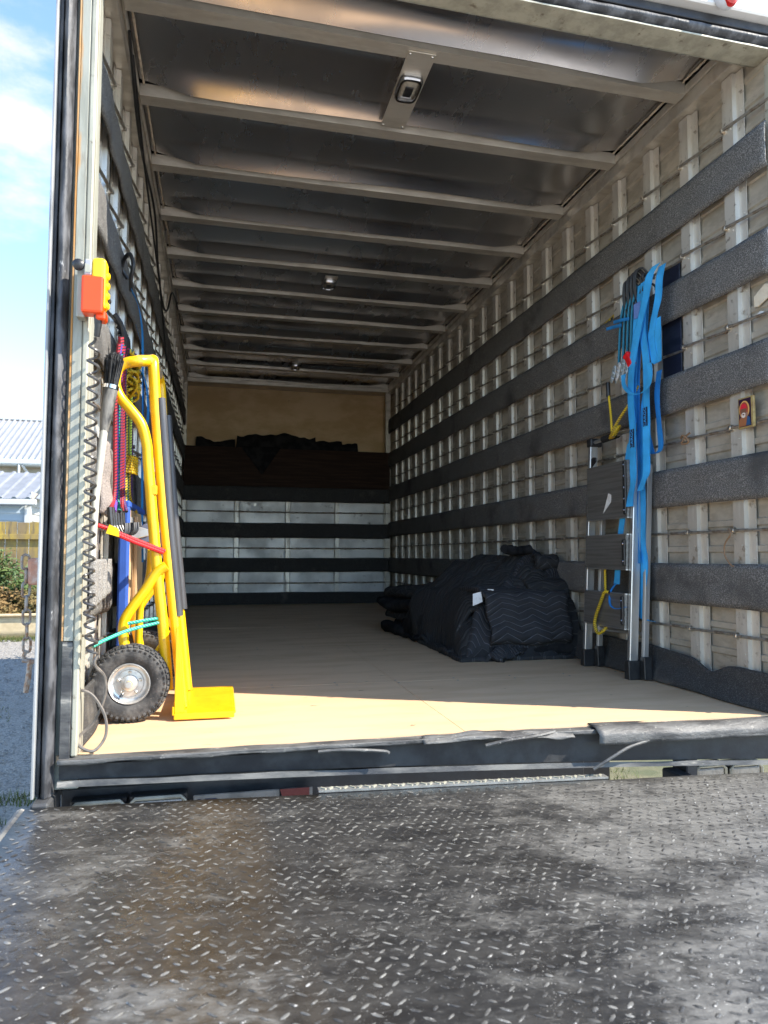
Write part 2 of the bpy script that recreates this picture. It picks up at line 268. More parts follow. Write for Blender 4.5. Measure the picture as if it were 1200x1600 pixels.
# ------------------------------------------------------------------ mesh helpers
class MB:
    def __init__(s): s.v = []; s.f = []; s.uv = []; s.mi = []
    def face(s, idx, uv=None, m=0): s.f.append(tuple(idx)); s.uv.append(uv); s.mi.append(m)
    def box(s, x0, x1, y0, y1, z0, z1, m=0, M=None):
        n = len(s.v); P = [Vector((x, y, z)) for z in (z0, z1) for y in (y0, y1) for x in (x0, x1)]
        if M: P = [M @ p for p in P]
        s.v += [tuple(p) for p in P]
        for q in ((0, 2, 3, 1), (4, 5, 7, 6), (0, 1, 5, 4), (2, 6, 7, 3), (0, 4, 6, 2), (1, 3, 7, 5)): s.face([n + i for i in q], None, m)
        return s
    def grid(s, nu, nv, fn, uvfn=None, closed=False, m=0):
        n = len(s.v); cu = nu if closed else nu + 1
        for j in range(nv + 1):
            for i in range(cu): s.v.append(tuple(fn(i / nu, j / nv)))
        for j in range(nv):
            for i in range(nu):
                a = n + j * cu + i; b = n + j * cu + (i + 1) % cu
                uv = None
                if uvfn: uv = [uvfn(i / nu, j / nv), uvfn((i + 1) / nu, j / nv), uvfn((i + 1) / nu, (j + 1) / nv), uvfn(i / nu, (j + 1) / nv)]
                s.face((a, b, b + cu, a + cu), uv, m)
        return s
    def tube(s, pts, r, n=8, m=0, caps=True, closed=False):
        pts = [Vector(p) for p in pts]; N = len(pts)
        rr = r if isinstance(r, (list, tuple)) else [r] * N
        base = len(s.v); up0 = None; L = [0.0]
        for k in range(1, N): L.append(L[-1] + (pts[k] - pts[k - 1]).length)
        for k in range(N):
            a = pts[(k - 1) % N] if (closed or k) else pts[k]; b = pts[(k + 1) % N] if (closed or k < N - 1) else pts[k]
            d = (b - a).normalized()
            if up0 is None: up0 = Vector((0, 0, 1)) if abs(d.z) < 0.9 else Vector((1, 0, 0))
            sx = d.cross(up0)
            if sx.length < 1e-6: sx = d.orthogonal()
            sx.normalize(); sy = sx.cross(d).normalized(); up0 = sy
            for i in range(n):
                t = 2 * math.pi * i / n; s.v.append(tuple(pts[k] + (sx * math.cos(t) + sy * math.sin(t)) * rr[k]))
        for k in range(N if closed else N - 1):
            k2 = (k + 1) % N
            for i in range(n):
                i2 = (i + 1) % n
                l1 = L[k2] if k2 > k else L[k] + 0.01
                s.face((base + k * n + i, base + k * n + i2, base + k2 * n + i2, base + k2 * n + i),
                       [(i / n, L[k]), ((i + 1) / n, L[k]), ((i + 1) / n, l1), (i / n, l1)], m)
        if caps and not closed:
            s.face([base + i for i in range(n)][::-1], None, m); s.face([base + (N - 1) * n + i for i in range(n)], None, m)
        return s
    def lathe(s, c, axis, prof, n=24, m=0, caps=True):
        """prof: list of (radius, offset along axis)"""
        ax = Vector(axis).normalized(); e1 = ax.orthogonal().normalized(); e2 = ax.cross(e1); c = Vector(c); base = len(s.v)
        for r, h in prof:
            for i in range(n):
                t = 2 * math.pi * i / n; s.v.append(tuple(c + ax * h + (e1 * math.cos(t) + e2 * math.sin(t)) * r))
        for k in range(len(prof) - 1):
            for i in range(n):
                i2 = (i + 1) % n; s.face((base + k * n + i, base + k * n + i2, base + (k + 1) * n + i2, base + (k + 1) * n + i), None, m)
        if caps and prof[0][0] > 1e-6: s.face([base + i for i in range(n)][::-1], None, m)
        if caps and prof[-1][0] > 1e-6: s.face([base + (len(prof) - 1) * n + i for i in range(n)], None, m)
        return s
    def prism(s, poly, o, ex, ey, ez, m=0):
        """poly (2-D) in the plane (ex, ey) at o, extruded by vector ez"""
        o = Vector(o); ex = Vector(ex); ey = Vector(ey); ez = Vector(ez); n = len(s.v); k = len(poly)
        for q in (0, 1):
            for a, b in poly: s.v.append(tuple(o + ex * a + ey * b + ez * q))
        s.face([n + i for i in range(k)][::-1], None, m); s.face([n + k + i for i in range(k)], None, m)
        for i in range(k):
            j = (i + 1) % k; s.face((n + i, n + j, n + k + j, n + k + i), None, m)
        return s
    def ribbon(s, pts, w, wd=(0, 1, 0), m=0):
        wd0 = wd if isinstance(wd, list) else [wd] * len(pts); L = 0
        n = len(s.v)
        for k, p in enumerate(pts):
            p = Vector(p); d = Vector(wd0[k]).normalized() * (w / 2)
            s.v += [tuple(p - d), tuple(p + d)]
            if k:
                l2 = L + (p - Vector(pts[k - 1])).length
                a = n + 2 * (k - 1); s.face((a, a + 1, a + 3, a + 2), [(0, L), (w, L), (w, l2), (0, l2)], m); L = l2
        return s
    def mesh(s, name, mats, smooth=False, angle=None):
        me = bpy.data.meshes.new(name); me.from_pydata(s.v, [], s.f)
        for m in (mats if isinstance(mats, (list, tuple)) else [mats]): me.materials.append(m)
        if any(s.mi): me.polygons.foreach_set('material_index', s.mi)
        if any(u is not None for u in s.uv):
            ul = me.uv_layers.new(name='UVMap'); out = []
            for p, u in zip(s.f, s.uv):
                for i in range(len(p)): out += (u[i] if u else (0.0, 0.0))
            ul.data.foreach_set('uv', out)
        if smooth:
            me.polygons.foreach_set('use_smooth', [True] * len(me.polygons))
            me.set_sharp_from_angle(angle=R(angle or 40))
        me.update(); return me

def put(o, parent):
    COL.objects.link(o)
    if parent is not None:
        o.parent = parent
        q = parent; L = Matrix.Identity(4)
        while q is not None:
            L = Matrix.Translation(q.location) @ L; q = q.parent
            if q is not None and q.type == 'MESH': pass
        o.matrix_parent_inverse = Matrix.Translation(-abs_loc(parent))
    return o
def abs_loc(o):
    l = o.location.copy()
    if o.parent is not None: l = l          # every mesh child sits at location 0 with an inverse that cancels its parent
    return l
def obj(name, mb, mats, parent=None, smooth=False, angle=None, bevel=0.0, solid=0.0, seg=1, soff=0.0, sub=0):
    me = mb if isinstance(mb, bpy.types.Mesh) else mb.mesh(name, mats, smooth, angle)
    o = bpy.data.objects.new(name, me); put(o, parent)
    if sub: q = o.modifiers.new('sub', 'SUBSURF'); q.levels = sub; q.render_levels = sub
    if solid: q = o.modifiers.new('solid', 'SOLIDIFY'); q.thickness = solid; q.offset = soff
    if bevel: q = o.modifiers.new('bevel', 'BEVEL'); q.width = bevel; q.segments = seg; q.limit_method = 'ANGLE'; q.angle_limit = R(40)
    return o
def thing(name, label, cat, loc=(0, 0, 0), group=None):
    o = bpy.data.objects.new(name, None); COL.objects.link(o); o.location = loc; o.empty_display_size = 0.1
    return tag(o, label, cat, group)
def tag(o, label=None, cat=None, group=None, kind=None):
    if label: o['label'] = label
    if cat: o['category'] = cat
    if group: o['group'] = group
    if kind: o['kind'] = kind
    return o
def dup(o, parent, dy=0.0, dz=0.0, dx=0.0):
    c = o.copy(); COL.objects.link(c); c.parent = parent; c.matrix_parent_inverse = Matrix.Translation(-abs_loc(parent)); c.location = o.location + Vector((dx, dy, dz)); return c
def spline(P, n=6):
    P = [Vector(p) for p in P]; out = []
    for i in range(len(P) - 1):
        a = P[max(i - 1, 0)]; b = P[i]; c = P[i + 1]; d = P[min(i + 2, len(P) - 1)]
        for k in range(n):
            t = k / n
            out.append(0.5 * ((2 * b) + (c - a) * t + (2 * a - 5 * b + 4 * c - d) * t * t + (3 * b - a - 3 * c + d) * t ** 3))
    out.append(P[-1]); return out
def text_mesh(parent, curve, M):
    o = bpy.data.objects.new('tmp', curve); COL.objects.link(o)
    me = bpy.data.meshes.new_from_object(o.evaluated_get(bpy.context.evaluated_depsgraph_get())); bpy.data.objects.remove(o)
    me.transform(M); me.materials.clear(); me.materials.append(curve.materials[0])
    return put(bpy.data.objects.new('lettering', me), parent)
def resize(t, k, loc): t.scale = (k, k, k); t.location = loc
def nz(x, y=0.0, z=0.0): return noise.noise(Vector((x, y, z)))
def fb(x, y=0.0, z=0.0): return noise.fractal(Vector((x, y, z)), 0.9, 2.0, 4)

# ------------------------------------------------------------------ ground and setting
g = MB()
def gz(x, y): return GZ + (0.01 * fb(x * 0.6, y * 0.6) if y < 13.4 else 0.0)
g.grid(60, 60, lambda u, v: (-9 + 14 * u, 1.9 + 11.7 * v, gz(-9 + 14 * u, 1.9 + 11.7 * v)))
ground = obj('ground', MB().grid(1, 1, lambda u, v: (-600 + 1200 * u, -600 + 1200 * v, GZ - 0.03)), mat('far_ground', (0.54, 0.50, 0.44), (0.46, 0.43, 0.37), 0.3, 0.95)); tag(ground, kind='structure')  # kept pale so the unseen yard bounces extra fill light into the box
gravelm = mat('gravel', (0.33, 0.30, 0.255), (0.16, 0.148, 0.13), 55, 0.95, bump=1.0, bscale=48, c3=(0.36, 0.335, 0.29), s3=70, lo3=0.55, hi3=0.66, detail=4)
drive = obj('gravel_driveway', g, gravelm, smooth=True); tag(drive, kind='structure')
rs = MB().box(-40, 30, 13.95, 40, GZ - 0.02, -0.55)
tag(obj('raised_yard', rs, mat('yard_soil', (0.22, 0.17, 0.10), (0.12, 0.13, 0.05), 2, 0.95)), kind='structure')
st = MB()
for i in range(5200):
    x = random.uniform(-3.6, -0.12); y = random.uniform(3.2, 13.3) ; r = random.uniform(0.007, 0.02)
    if y > 8 and random.random() < 0.5: r *= 1.4
    c = Vector((x, y, GZ + 0.012 + r * 0.3)); n0 = len(st.v); a = random.random() * 6.3
    for q in range(4): st.v.append((c.x + r * math.cos(a + q * 1.57) * random.uniform(.7, 1.3), c.y + r * math.sin(a + q * 1.57), c.z + r * random.uniform(-.2, .2)))
    st.v += [(c.x, c.y, c.z + r * 0.7), (c.x, c.y, c.z - r)]
    for q in range(4): st.face((n0 + q, n0 + (q + 1) % 4, n0 + 4)); 
pb = obj('loose_gravel', st, pebblem); tag(pb, 'loose grey gravel stones scattered beside the truck', 'gravel', kind='stuff')
vg = obj('grass_verge', MB().grid(20, 40, lambda u, v: (1.3 + 6 * u, 3.2 + 10.3 * v, GZ + 0.014 + 0.01 * nz(u * 9, v * 15))), mat('verge', (0.13, 0.115, 0.06), (0.07, 0.075, 0.03), 3, 0.95, bump=0.6, bscale=60), smooth=True); tag(vg, kind='structure')
gr = MB()
def blades(mb, x0, x1, y0, y1, z, n, h, shape=None):
    for i in range(n):
        x = random.uniform(x0, x1); y = random.uniform(y0, y1)
        if shape and not shape(x, y): continue
        a = random.random() * 6.3; hh = h * random.uniform(.5, 1.2); w = 0.004; k = len(mb.v); lx = random.gauss(0, .4) * hh; ly = random.gauss(0, .4) * hh
        mb.v += [(x + w * math.cos(a), y + w * math.sin(a), z), (x - w * math.cos(a), y - w * math.sin(a), z), (x + lx, y + ly, z + hh)]
        mb.face((k, k + 1, k + 2))
blades(gr, -1.5, -0.45, 4.1, 5.2, GZ, 2600, 0.05, lambda x, y: nz(x * 3, y * 3) > 0.0 and (x + 0.95) ** 2 / .12 + (y - 4.6) ** 2 / .06 < 1.6)
blades(gr, -3.4, -1.4, 6.4, 8.2, GZ, 700, 0.05, lambda x, y: nz(x * 2.2, y * 2.2, 4) > 0.34)
blades(gr, -4.6, -1.6, 13.2, 13.62, GZ, 2600, 0.10)
blades(gr, 1.5, 3.2, 3.4, 8.5, GZ, 5200, 0.06)
tag(obj('grass', gr, grassm), 'sparse short grass growing through the gravel', 'grass', kind='stuff')

# low tan wall, fence, shrubs
lw = thing('retaining_wall', 'low smooth tan concrete wall along the gravel below the fence', 'wall', (-3, 13.75, GZ))
obj('wall_face', MB().grid(60, 3, lambda u, v: (-14 + 26 * u, 13.72 - 0.006 * fb(u * 30, v * 2), GZ + 0.02 + 0.375 * v)), concrete, lw, smooth=True, solid=0.2, soff=-1)
obj('wall_cap', MB().box(-14, 12, 13.66, 13.94, GZ + 0.397, GZ + 0.44), concrete, lw, bevel=0.01)

fn = thing('timber_fence', 'weathered timber paling fence stained yellow with lichen', 'fence', (-3, 14.4, -0.55))
plank0 = None
for i in range(64):
    x = -9.9 + i * 0.206; h = 1.19 + 0.02 * nz(i * 1.7)
    o = obj('plank', MB().box(x, x + 0.196, 14.42 + 0.006 * nz(i * 3.1), 14.445 + 0.006 * nz(i * 3.1), -0.6, h), fencew, fn, bevel=0.003)
obj('rail', MB().box(-10, 3.4, 14.35, 14.41, 0.86, 0.96), fencew, fn, bevel=0.004)
obj('rail', MB().box(-10, 3.4, 14.35, 14.41, -0.32, -0.23), fencew, fn, bevel=0.004)
for x in (-8.4, -6.0, -4.35, -1.2, 1.2): obj('fence_post', MB().box(x, x + 0.1, 14.46, 14.56, -0.6, 1.1), fencew, fn)

def shrub(name, label, c, rad, n, lm, ls, stems=7, group=None):
    t = thing(name, label, 'shrub', c, group); lv = MB(); sm = MB(); c = Vector(c)
    cl = [Vector((random.gauss(0, .42) * rad[0], random.gauss(0, .4) * rad[1], abs(random.gauss(.5, .3)) * rad[2])) for _ in range(22)]
    for q in cl[:stems]: sm.tube(spline([c, c + Vector((q.x * .3, q.y * .3, q.z * .5)), c + q], 3), [0.008] * 6 + [0.003], 5)
    for i in range(n):
        q = random.choice(cl); p = c + q + Vector((random.gauss(0, .16) * rad[0], random.gauss(0, .16) * rad[1], random.gauss(0, .13) * rad[2]))
        if p.z < c.z: p.z = c.z + 0.02
        a = Vector((random.gauss(0, 1), random.gauss(0, 1), random.gauss(0, .6))).normalized(); b = a.orthogonal().normalized(); s_ = ls * random.uniform(.5, 1.3); k = len(lv.v)
        lv.v += [tuple(p - b * s_ * .32), tuple(p + a * s_), tuple(p + b * s_ * .32), tuple(p - a * s_ * .6)]
        lv.face((k, k + 1, k + 2, k + 3))
    obj('foliage', lv, lm, t); obj('stem', sm, stemm, t)
    return t
shrub('climbing_shrub', 'leafy green shrub climbing up against the timber fence', (-3.75, 14.1, -0.52), (0.75, 0.25, 0.95), 2600, leafm, 0.055)
shrub('dry_shrub', 'dry brown low shrub on the wall at the fence foot', (-3.45, 13.95, -0.5), (0.55, 0.22, 0.42), 3000, dryleaf, 0.05)
shrub('dry_shrub', 'mixed green and brown low shrub hard against the truck side', (-2.75, 14.0, -0.5), (0.5, 0.22, 0.45), 2600, dryleaf, 0.05)
shrub('green_shrub', 'dark green bush in front of the fence between the dry shrubs', (-3.2, 14.15, -0.4), (0.4, 0.2, 0.5), 1400, leafm, 0.06)
shrub('dry_shrub', 'dry brown shrub farthest along the fence from the truck', (-4.9, 14.0, -0.5), (0.6, 0.22, 0.5), 2600, dryleaf, 0.05)

# shed and house
def corrugated(x0, x1, p0, p1, pitch, amp, name, parent, m, n=8):
    """roof from eave line y,z = p0 to ridge line p1, ribs running up the slope"""
    (y0, z0), (y1, z1) = p0, p1; d = Vector((0, y1 - y0, z1 - z0)).normalized(); nrm = Vector((0, -d.z, d.y)); k = int((x1 - x0) / pitch)
    mb = MB()
    for i in range(k):                       # trapezoidal ribs
        xa = x0 + i * pitch
        for (a, b, ha, hb) in ((0, .62, 0, 0), (.62, .72, 0, 1), (.72, .9, 1, 1), (.9, 1.0, 1, 0)):
            n0 = len(mb.v)
            for (t, h) in ((a, ha), (b, hb)):
                for (yy, zz) in ((y0, z0), (y1, z1)): mb.v.append((xa + t * pitch, yy + nrm.y * h * amp, zz + nrm.z * h * amp))
            mb.face((n0, n0 + 2, n0 + 3, n0 + 1))
    return obj(name, mb, m, parent)
sh = thing('garden_shed', 'small blue grey shed with grey ribbed iron roof behind fence', 'shed', (-6.5, 20.4, -0.55))
corrugated(-11.0, -4.28, (19.75, 2.02), (22.2, 2.95), 0.33, 0.045, 'roof', sh, roofiron)
obj('gutter', MB().box(-11.1, -4.25, 19.66, 19.76, 1.86, 2.0), trim, sh, bevel=0.01)
for i in range(12): obj('wall_board', MB().prism([(0, 0), (-0.03, 0), (-0.008, 0.195), (0, 0.195)], (-11, 19.95, -0.5 + 0.195 * i), (0, 1, 0), (0, 0, 1), (6.45, 0, 0)), shedw, sh)
obj('corner_board', MB().box(-4.56, -4.42, 19.87, 19.99, -0.55, 1.85), trim, sh)
sw = MB()
for i in range(14): sw.prism([(0, 0), (0.03, 0), (0.008, 0.195), (0, 0.195)], (-4.45, 20.0, -0.5 + 0.195 * i), (1, 0, 0), (0, 0, 1), (0, 3.4, 0))
obj('side_wall', sw, housew, sh)
rf = MB(); rf.v += [(-4.28, 19.75, 2.03), (-4.05, 19.9, 1.98), (-4.05, 22.6, 2.4), (-4.28, 22.2, 2.98)]; rf.face((0, 1, 2, 3)); obj('roof_flank', rf, roofiron, sh, solid=0.02)

hs = thing('house', 'pale house with white corrugated iron roof rising behind shed', 'house', (-8, 32, -0.55))
corrugated(-14.0, -2.0, (28.1, 4.08), (31.6, 6.15), 0.21, 0.075, 'roof', hs, mat('pale_roofing_iron', (0.35, 0.35, 0.35), (0.30, 0.30, 0.30), 2, 0.45, metal=0.15))
obj('ridge_cap', MB().box(-14, -2, 31.5, 31.85, 6.14, 6.27), trim, hs, bevel=0.03)
obj('gutter', MB().box(-14.1, -1.9, 27.98, 28.1, 3.9, 4.05), trim, hs, bevel=0.015)
obj('soffit', MB().box(-14, -2, 28.12, 28.7, 3.84, 3.9), trim, hs)
hw = obj('wall', MB().box(-13.6, -2.2, 28.7, 28.9, -0.55, 3.85), housew, hs)
for x in (-9.6, -7.7): 
    w_ = obj('window', MB().box(x, x + 1.3, 28.64, 28.70, 1.6, 3.3), trim, hs); obj('pane', MB().box(x + .08, x + 1.22, 28.625, 28.64, 1.68, 3.22), mat('window_glass', (0.08, 0.1, 0.12), None, rough=0.05), w_)
obj('downpipe', MB().tube(spline([(-6.85, 28.04, 3.9), (-6.85, 28.04, 3.6), (-6.85, 28.04, 3.2)], 3), 0.045, 8), trim, hs)
obj('downpipe', MB().tube(spline([(-6.75, 28.04, 3.88), (-6.55, 28.3, 3.55), (-6.2, 28.6, 3.45)], 4), 0.05, 8), trim, hs)

# ------------------------------------------------------------------ truck
TR = thing('moving_truck', 'moving truck with open aluminium lined cargo box and lowered tail lift', 'truck', (1.175, 5.2, GZ))
XL, XR, YF, YB, CEIL = 0.0, 2.35, 2.2, 7.99, 2.60

# floor
fl = obj('cargo_floor', MB().box(-0.06, 2.41, 2.16, 8.2, -0.06, 0.008), black, TR)
ys = [2.118, 3.02, 4.24, 5.46, 6.68, 7.97]
for a, b in zip(ys, ys[1:]):
    for x0, x1 in ((-0.02, 1.1715), (1.1735, 2.372)):
        obj('floor_sheet', MB().grid(8, 8, lambda u, v: (x0 + (x1 - x0) * u, a + (b - a - 0.003) * v, 0.03 + 0.0012 * nz(x0 + u * 2, a + v * 2))), ply, fl, solid=0.018, soff=-1)
sc0 = None
for yy in (3.02, 4.24, 5.46, 6.68):
    for i in range(9):
        for d_ in (-0.03, 0.03):
            if sc0 is None: sc0 = obj('floor_screw', MB().lathe((0, 0, 0.0305), (0, 0, 1), [(0.0055, 0.0), (0.0045, 0.0012), (0.0, 0.0008)], 8), rodm, fl); q_ = sc0
            else: q_ = dup(sc0, fl)
            q_.location = (0.09 + 0.272 * i, yy + d_, 0.0)
# underside and chassis
cf = obj('chassis', MB().box(0.55, 0.68, 2.35, 9.6, -0.34, -0.12).box(1.68, 1.81, 2.35, 9.6, -0.34, -0.12).box(-0.05, 2.4, 2.26, 8.2, -0.12, -0.062), black, TR)
for x in (0.12, 2.23):
    wl = obj('rear_wheel', MB().lathe((x - .12 if x < 1 else x - .12, 5.9, GZ + 0.41), (1, 0, 0), [(0.24, 0.0), (0.36, 0.0), (0.41, 0.04), (0.41, 0.2), (0.36, 0.24), (0.24, 0.24)], 32), tyrem, TR, smooth=True)
    obj('rim', MB().lathe((x - .12, 5.9, GZ + 0.41), (1, 0, 0), [(0.0, 0.05), (0.1, 0.05), (0.235, 0.02), (0.235, 0.22), (0.1, 0.18), (0.0, 0.18)], 24), rimm, wl, smooth=True)
cb = MB().prism([(8.6, -0.35), (10.9, -0.35), (10.95, 0.35), (10.5, 1.25), (8.6, 1.3)], (0.1, 0, 0), (0, 1, 0), (0, 0, 1), (2.15, 0, 0))
cabo = obj('cab', cb, whitep, TR, bevel=0.06, seg=3)
for x in (0.22, 2.0): obj('front_wheel', MB().lathe((x - .05, 10.0, GZ + 0.41), (1, 0, 0), [(0.0, 0.03), (0.22, 0.0), (0.36, 0.0), (0.41, 0.04), (0.41, 0.2), (0.36, 0.24), (0.22, 0.24), (0, .2)], 28), tyrem, TR, smooth=True)
# outer skin
skin = obj('outer_skin', MB().box(-0.076, -0.056, 2.19, 9.4, -0.12, 2.74).box(2.428, 2.448, 2.19, 9.4, -0.12, 2.74).box(-0.098, 2.448, 2.12, 9.4, 2.742, 2.77).box(-0.098, 2.448, 9.4, 9.42, 1.3, 2.77).box(-0.056, 2.428, 8.32, 8.34, -0.12, 2.742), whitep, TR)

# ---- side walls
ZS = [2.10, 1.702, 1.295, 0.883, 0.469]
HS = [0.168, 0.165, 0.165, 0.165, 0.168]
RODZ = [2.283, 1.882, 1.482, 1.083, 0.683, 0.28]
SP = 0.2705
def wall(name, sgn):
    ys0 = 2.095 if sgn > 0 else 2.165
    """sgn = +1: right wall (faces -X), -1: left wall (faces +X); X(d) measures d out of the wall plane into the box"""
    x0 = XR if sgn > 0 else XL
    X = lambda d: x0 - sgn * d
    # ribbed cladding: flats with raised ribs
    prof = []
    z = 0.02
    while z < 2.56:
        prof += [(z, -0.034), (z + 0.070, -0.034), (z + 0.076, -0.027), (z + 0.096, -0.027), (z + 0.1015, -0.034)]; z += 0.1015
    mb = MB(); n = len(prof)
    for (zz, d) in prof:
        for yy in (ys0 - 0.02, 8.2): mb.v.append((X(d), yy, zz))
    for i in range(n - 1): mb.face((2 * i, 2 * i + 1, 2 * i + 3, 2 * i + 2))
    wl = obj(name, mb, panel_m, TR, solid=0.004, soff=0)
    # studs: hat section with rivets on the near flange
    s_prof = [(0.030, -0.026), (0.0, -0.026), (-0.002, 0.0), (-0.060, 0.0), (-0.063, -0.016), (-0.098, -0.019), (-0.098, -0.023), (0.030, -0.0275)]
    ym = 2.333
    sm = MB(); sm.prism([(a, -sgn * d) for a, d in s_prof], (x0, ym, 0.0), (0, 1, 0), (1, 0, 0), (0, 0, 2.492))
    for k in range(24):
        zz = 0.06 + k * 0.103
        sm.lathe((X(-0.0195), ym - 0.085, zz), (-sgn, 0, 0), [(0.0045, 0.0), (0.0035, 0.0035), (0.0, 0.0042)], 6)
        if k % 2: sm.lathe((X(-0.0005), ym - 0.045, zz + 0.05), (-sgn, 0, 0), [(0.004, 0.0), (0.003, 0.003), (0.0, 0.0036)], 6)
    s0 = obj('wall_stud', sm, alu, wl)
    rm_ = MB().tube([(X(0.012), ym - 0.012, 0), (X(-0.004), ym - 0.135, 0.0), (X(-0.022), ym - 0.262, 0.0)], 0.0062, 8)
    rm_.lathe((X(-0.001), ym - 0.012, 0), (-sgn, 0, 0), [(0.014, 0.0), (0.014, 0.006), (0.009, 0.0065), (0.009, 0.018), (0.006, 0.020), (0.0, 0.020)], 8, 1)
    rods = [obj('tie_rod', rm_.mesh('tie_rod', [rodm, boltm], True), None, wl)]
    rods[0].location.z = RODZ[0]
    if sgn < 0: rods[0].location = (0, SP * 21, RODZ[0])
    studs = [s0]
    for k in range(21):
        if k: studs.append(dup(s0, wl, dy=SP * k))
        for j, zz in enumerate(RODZ):
            if k == 0 and (j == 0 or sgn < 0): continue
            c = dup(rods[0], wl); c.location = (0, SP * k, zz)
    # felt rub strips screwed over the studs, bowed a little between them
    for j, (zc, hh) in enumerate(zip(ZS, HS)):
        amp = 0.004 if sgn > 0 else 0.006
        def fx(u, v, zc=zc, hh=hh, j=j):
            y = ys0 + (7.98 - ys0) * v; ph = (y - 2.30) / SP * 2 * math.pi
            d = 0.012 + amp * (1 - math.cos(ph)) * (0.7 + 0.5 * nz(y * 2.1, j)) * 0.6 + 0.003 * nz(y * 6, u * 4, j)
            e = u - 0.5
            d -= 0.010 * max(0, abs(e) - 0.40) * 10 * 0.5
            zz = zc + e * (hh + 0.004 * nz(y * 3, j + 9)) + 0.004 * nz(y * 1.7, j * 5.0) + (-0.003 * (1 - math.cos(ph)) * nz(y * 1.9, j) if sgn < 0 else 0)
            return (X(d), y, zz)
        obj('felt_strip', MB().grid(8, 220, fx), felt, wl, smooth=True, solid=0.007, soff=1 if sgn > 0 else -1)
    # kick strip on the floor line
    def fk(u, v):
        y = ys0 + (7.98 - ys0) * v
        sag = max(0, nz(y * 1.35 + 3.0)) * 0.10 if sgn > 0 and y < 3.4 else 0.0
        top = 0.150 + 0.012 * nz(y * 4) - (0.045 * math.exp(-((y - 2.46) / 0.075) ** 2) if sgn > 0 else 0) - 0.02 * max(0, 3.0 - y) * (sgn > 0)
        zz = 0.033 + (top - 0.004) * u
        d = 0.012 + 0.055 * (1 - u) ** 2 * (0.5 + 0.5 * (sgn > 0)) * (0.75 + 0.5 * nz(y * 2.3)) + 0.018 * nz(y * 4.2, u * 2.5) * (1 - u) + sag * 0.3 * (1 - u)
        return (X(max(d, 0.006)), y, zz)
    obj('felt_kick_strip', MB().grid(10, 200, fk), felt_dark, wl, smooth=True, solid=0.006, soff=1 if sgn > 0 else -1)
    # top rail and cove
    xa, xb = sorted((X(0.032), X(-0.05)))
    obj('top_rail', MB().box(xa, xb, 2.15, 7.98, 2.495, 2.585), alu_bow, wl, bevel=0.004)
    xa, xb = sorted((X(0.044), X(0.0325)))
    obj('top_rail_lip', MB().box(xa, xb, 2.15, 7.98, 2.552, 2.588), alu_bow, wl, bevel=0.003)
    return wl
RW = wall('right_wall', 1)
obj('dark_bay', MB().box(2.366, 2.373, 2.64, 2.772, 1.33, 1.89), mat('navy_bay', (0.012, 0.016, 0.035), (0.03, 0.035, 0.06), 8, 0.4, stretch=(1, 1, 3)), RW, bevel=0.001)  # thin navy-black sheet filling part of one cladding bay
LW = wall('left_wall', -1)

# ---- front bulkhead
BW = obj('front_bulkhead', MB().box(-0.02, 2.37, 8.04, 8.06, -0.02, 1.36), alu, TR)
SX = [0.017, 0.59, 1.161, 1.728, 2.315]
bulkm = mat('bulkhead_aluminium', (0.78, 0.76, 0.72), (0.60, 0.585, 0.55), 3, 0.45, 0.6, metal=0.35, c3=(0.2, 0.17, 0.14), s3=9, lo3=0.60, hi3=0.75, bump=0.04, bscale=10)
for (z0, z1) in ((0.02, 0.47), (0.472, 0.86), (0.862, 1.34)):
    for a, b in zip(SX, SX[1:]):
        ph = random.random() * 20; bx = random.uniform(.3, .7); bz = random.uniform(.35, .65); dep = random.choice((0, 0, 0.012, 0.02))
        obj('bulkhead_panel', MB().grid(14, 10, lambda u, v: (a + 0.003 + (b - a - 0.006) * u, 8.025 + 0.004 * nz(u * 2 + ph, v * 2) + dep * math.exp(-((u - bx) ** 2 + (v - bz) ** 2) / 0.012), z0 + (z1 - z0) * v)), bulkm, BW, smooth=True, solid=0.003)
for x in SX:
    o = MB().box(x - 0.024, x + 0.024, 7.998, 8.02, 0.0, 1.35)
    for z_ in (0.27, 0.665, 1.075, 0.47, 0.86, 1.26): o.lathe((x, 7.998, z_), (0, -1, 0), [(0.012, 0), (0.012, 0.008), (0, 0.009)], 6)
    obj('bulkhead_stud', o, alu, BW, bevel=0.002)
for z_ in (0.27, 0.662, 1.071): obj('tie_rod', MB().tube([(0.0, 7.985, z_), (1.2, 7.985, z_ - 0.004), (2.35, 7.985, z_)], 0.007, 8), rodm, BW)
for (zc, hh, j) in ((1.27, 0.165, 0), (0.86, 0.168, 1), (0.471, 0.158, 2), (0.088, 0.15, 3)):
    obj('felt_strip', MB().grid(6, 60, lambda u, v: (2.35 * v, 7.976 - 0.006 * nz(v * 9, j) - 0.004 * math.cos(v * 8 * math.pi), zc + (u - 0.5) * hh + 0.006 * nz(v * 5, j + 3))), felt_dark, BW, smooth=True, solid=0.006)
obj('plywood_lining', MB().box(-0.02, 2.37, 8.20, 8.22, 1.3, 2.56), plywall, BW)
obj('loft_shelf', MB().box(-0.02, 2.37, 8.0, 8.2, 1.352, 1.37), darkwood, BW)
obj('loft_board', MB().box(0.0, 2.35, 7.965, 7.985, 1.352, 1.79), darkwood, BW, bevel=0.003)
for x0, x1 in ((-0.01, 0.032), (2.30, 2.36)): obj('corner_trim', MB().box(x0, x1, 7.98, 8.03, 0.0 if x0 > 1 else 1.8, 2.52), alu_bow, BW, bevel=0.003)
obj('header_rail', MB().box(-0.02, 2.37, 7.95, 8.2, 2.515, 2.56).box(-0.02, 2.37, 7.93, 7.96, 2.50, 2.545), alu_bow, BW, bevel=0.003)

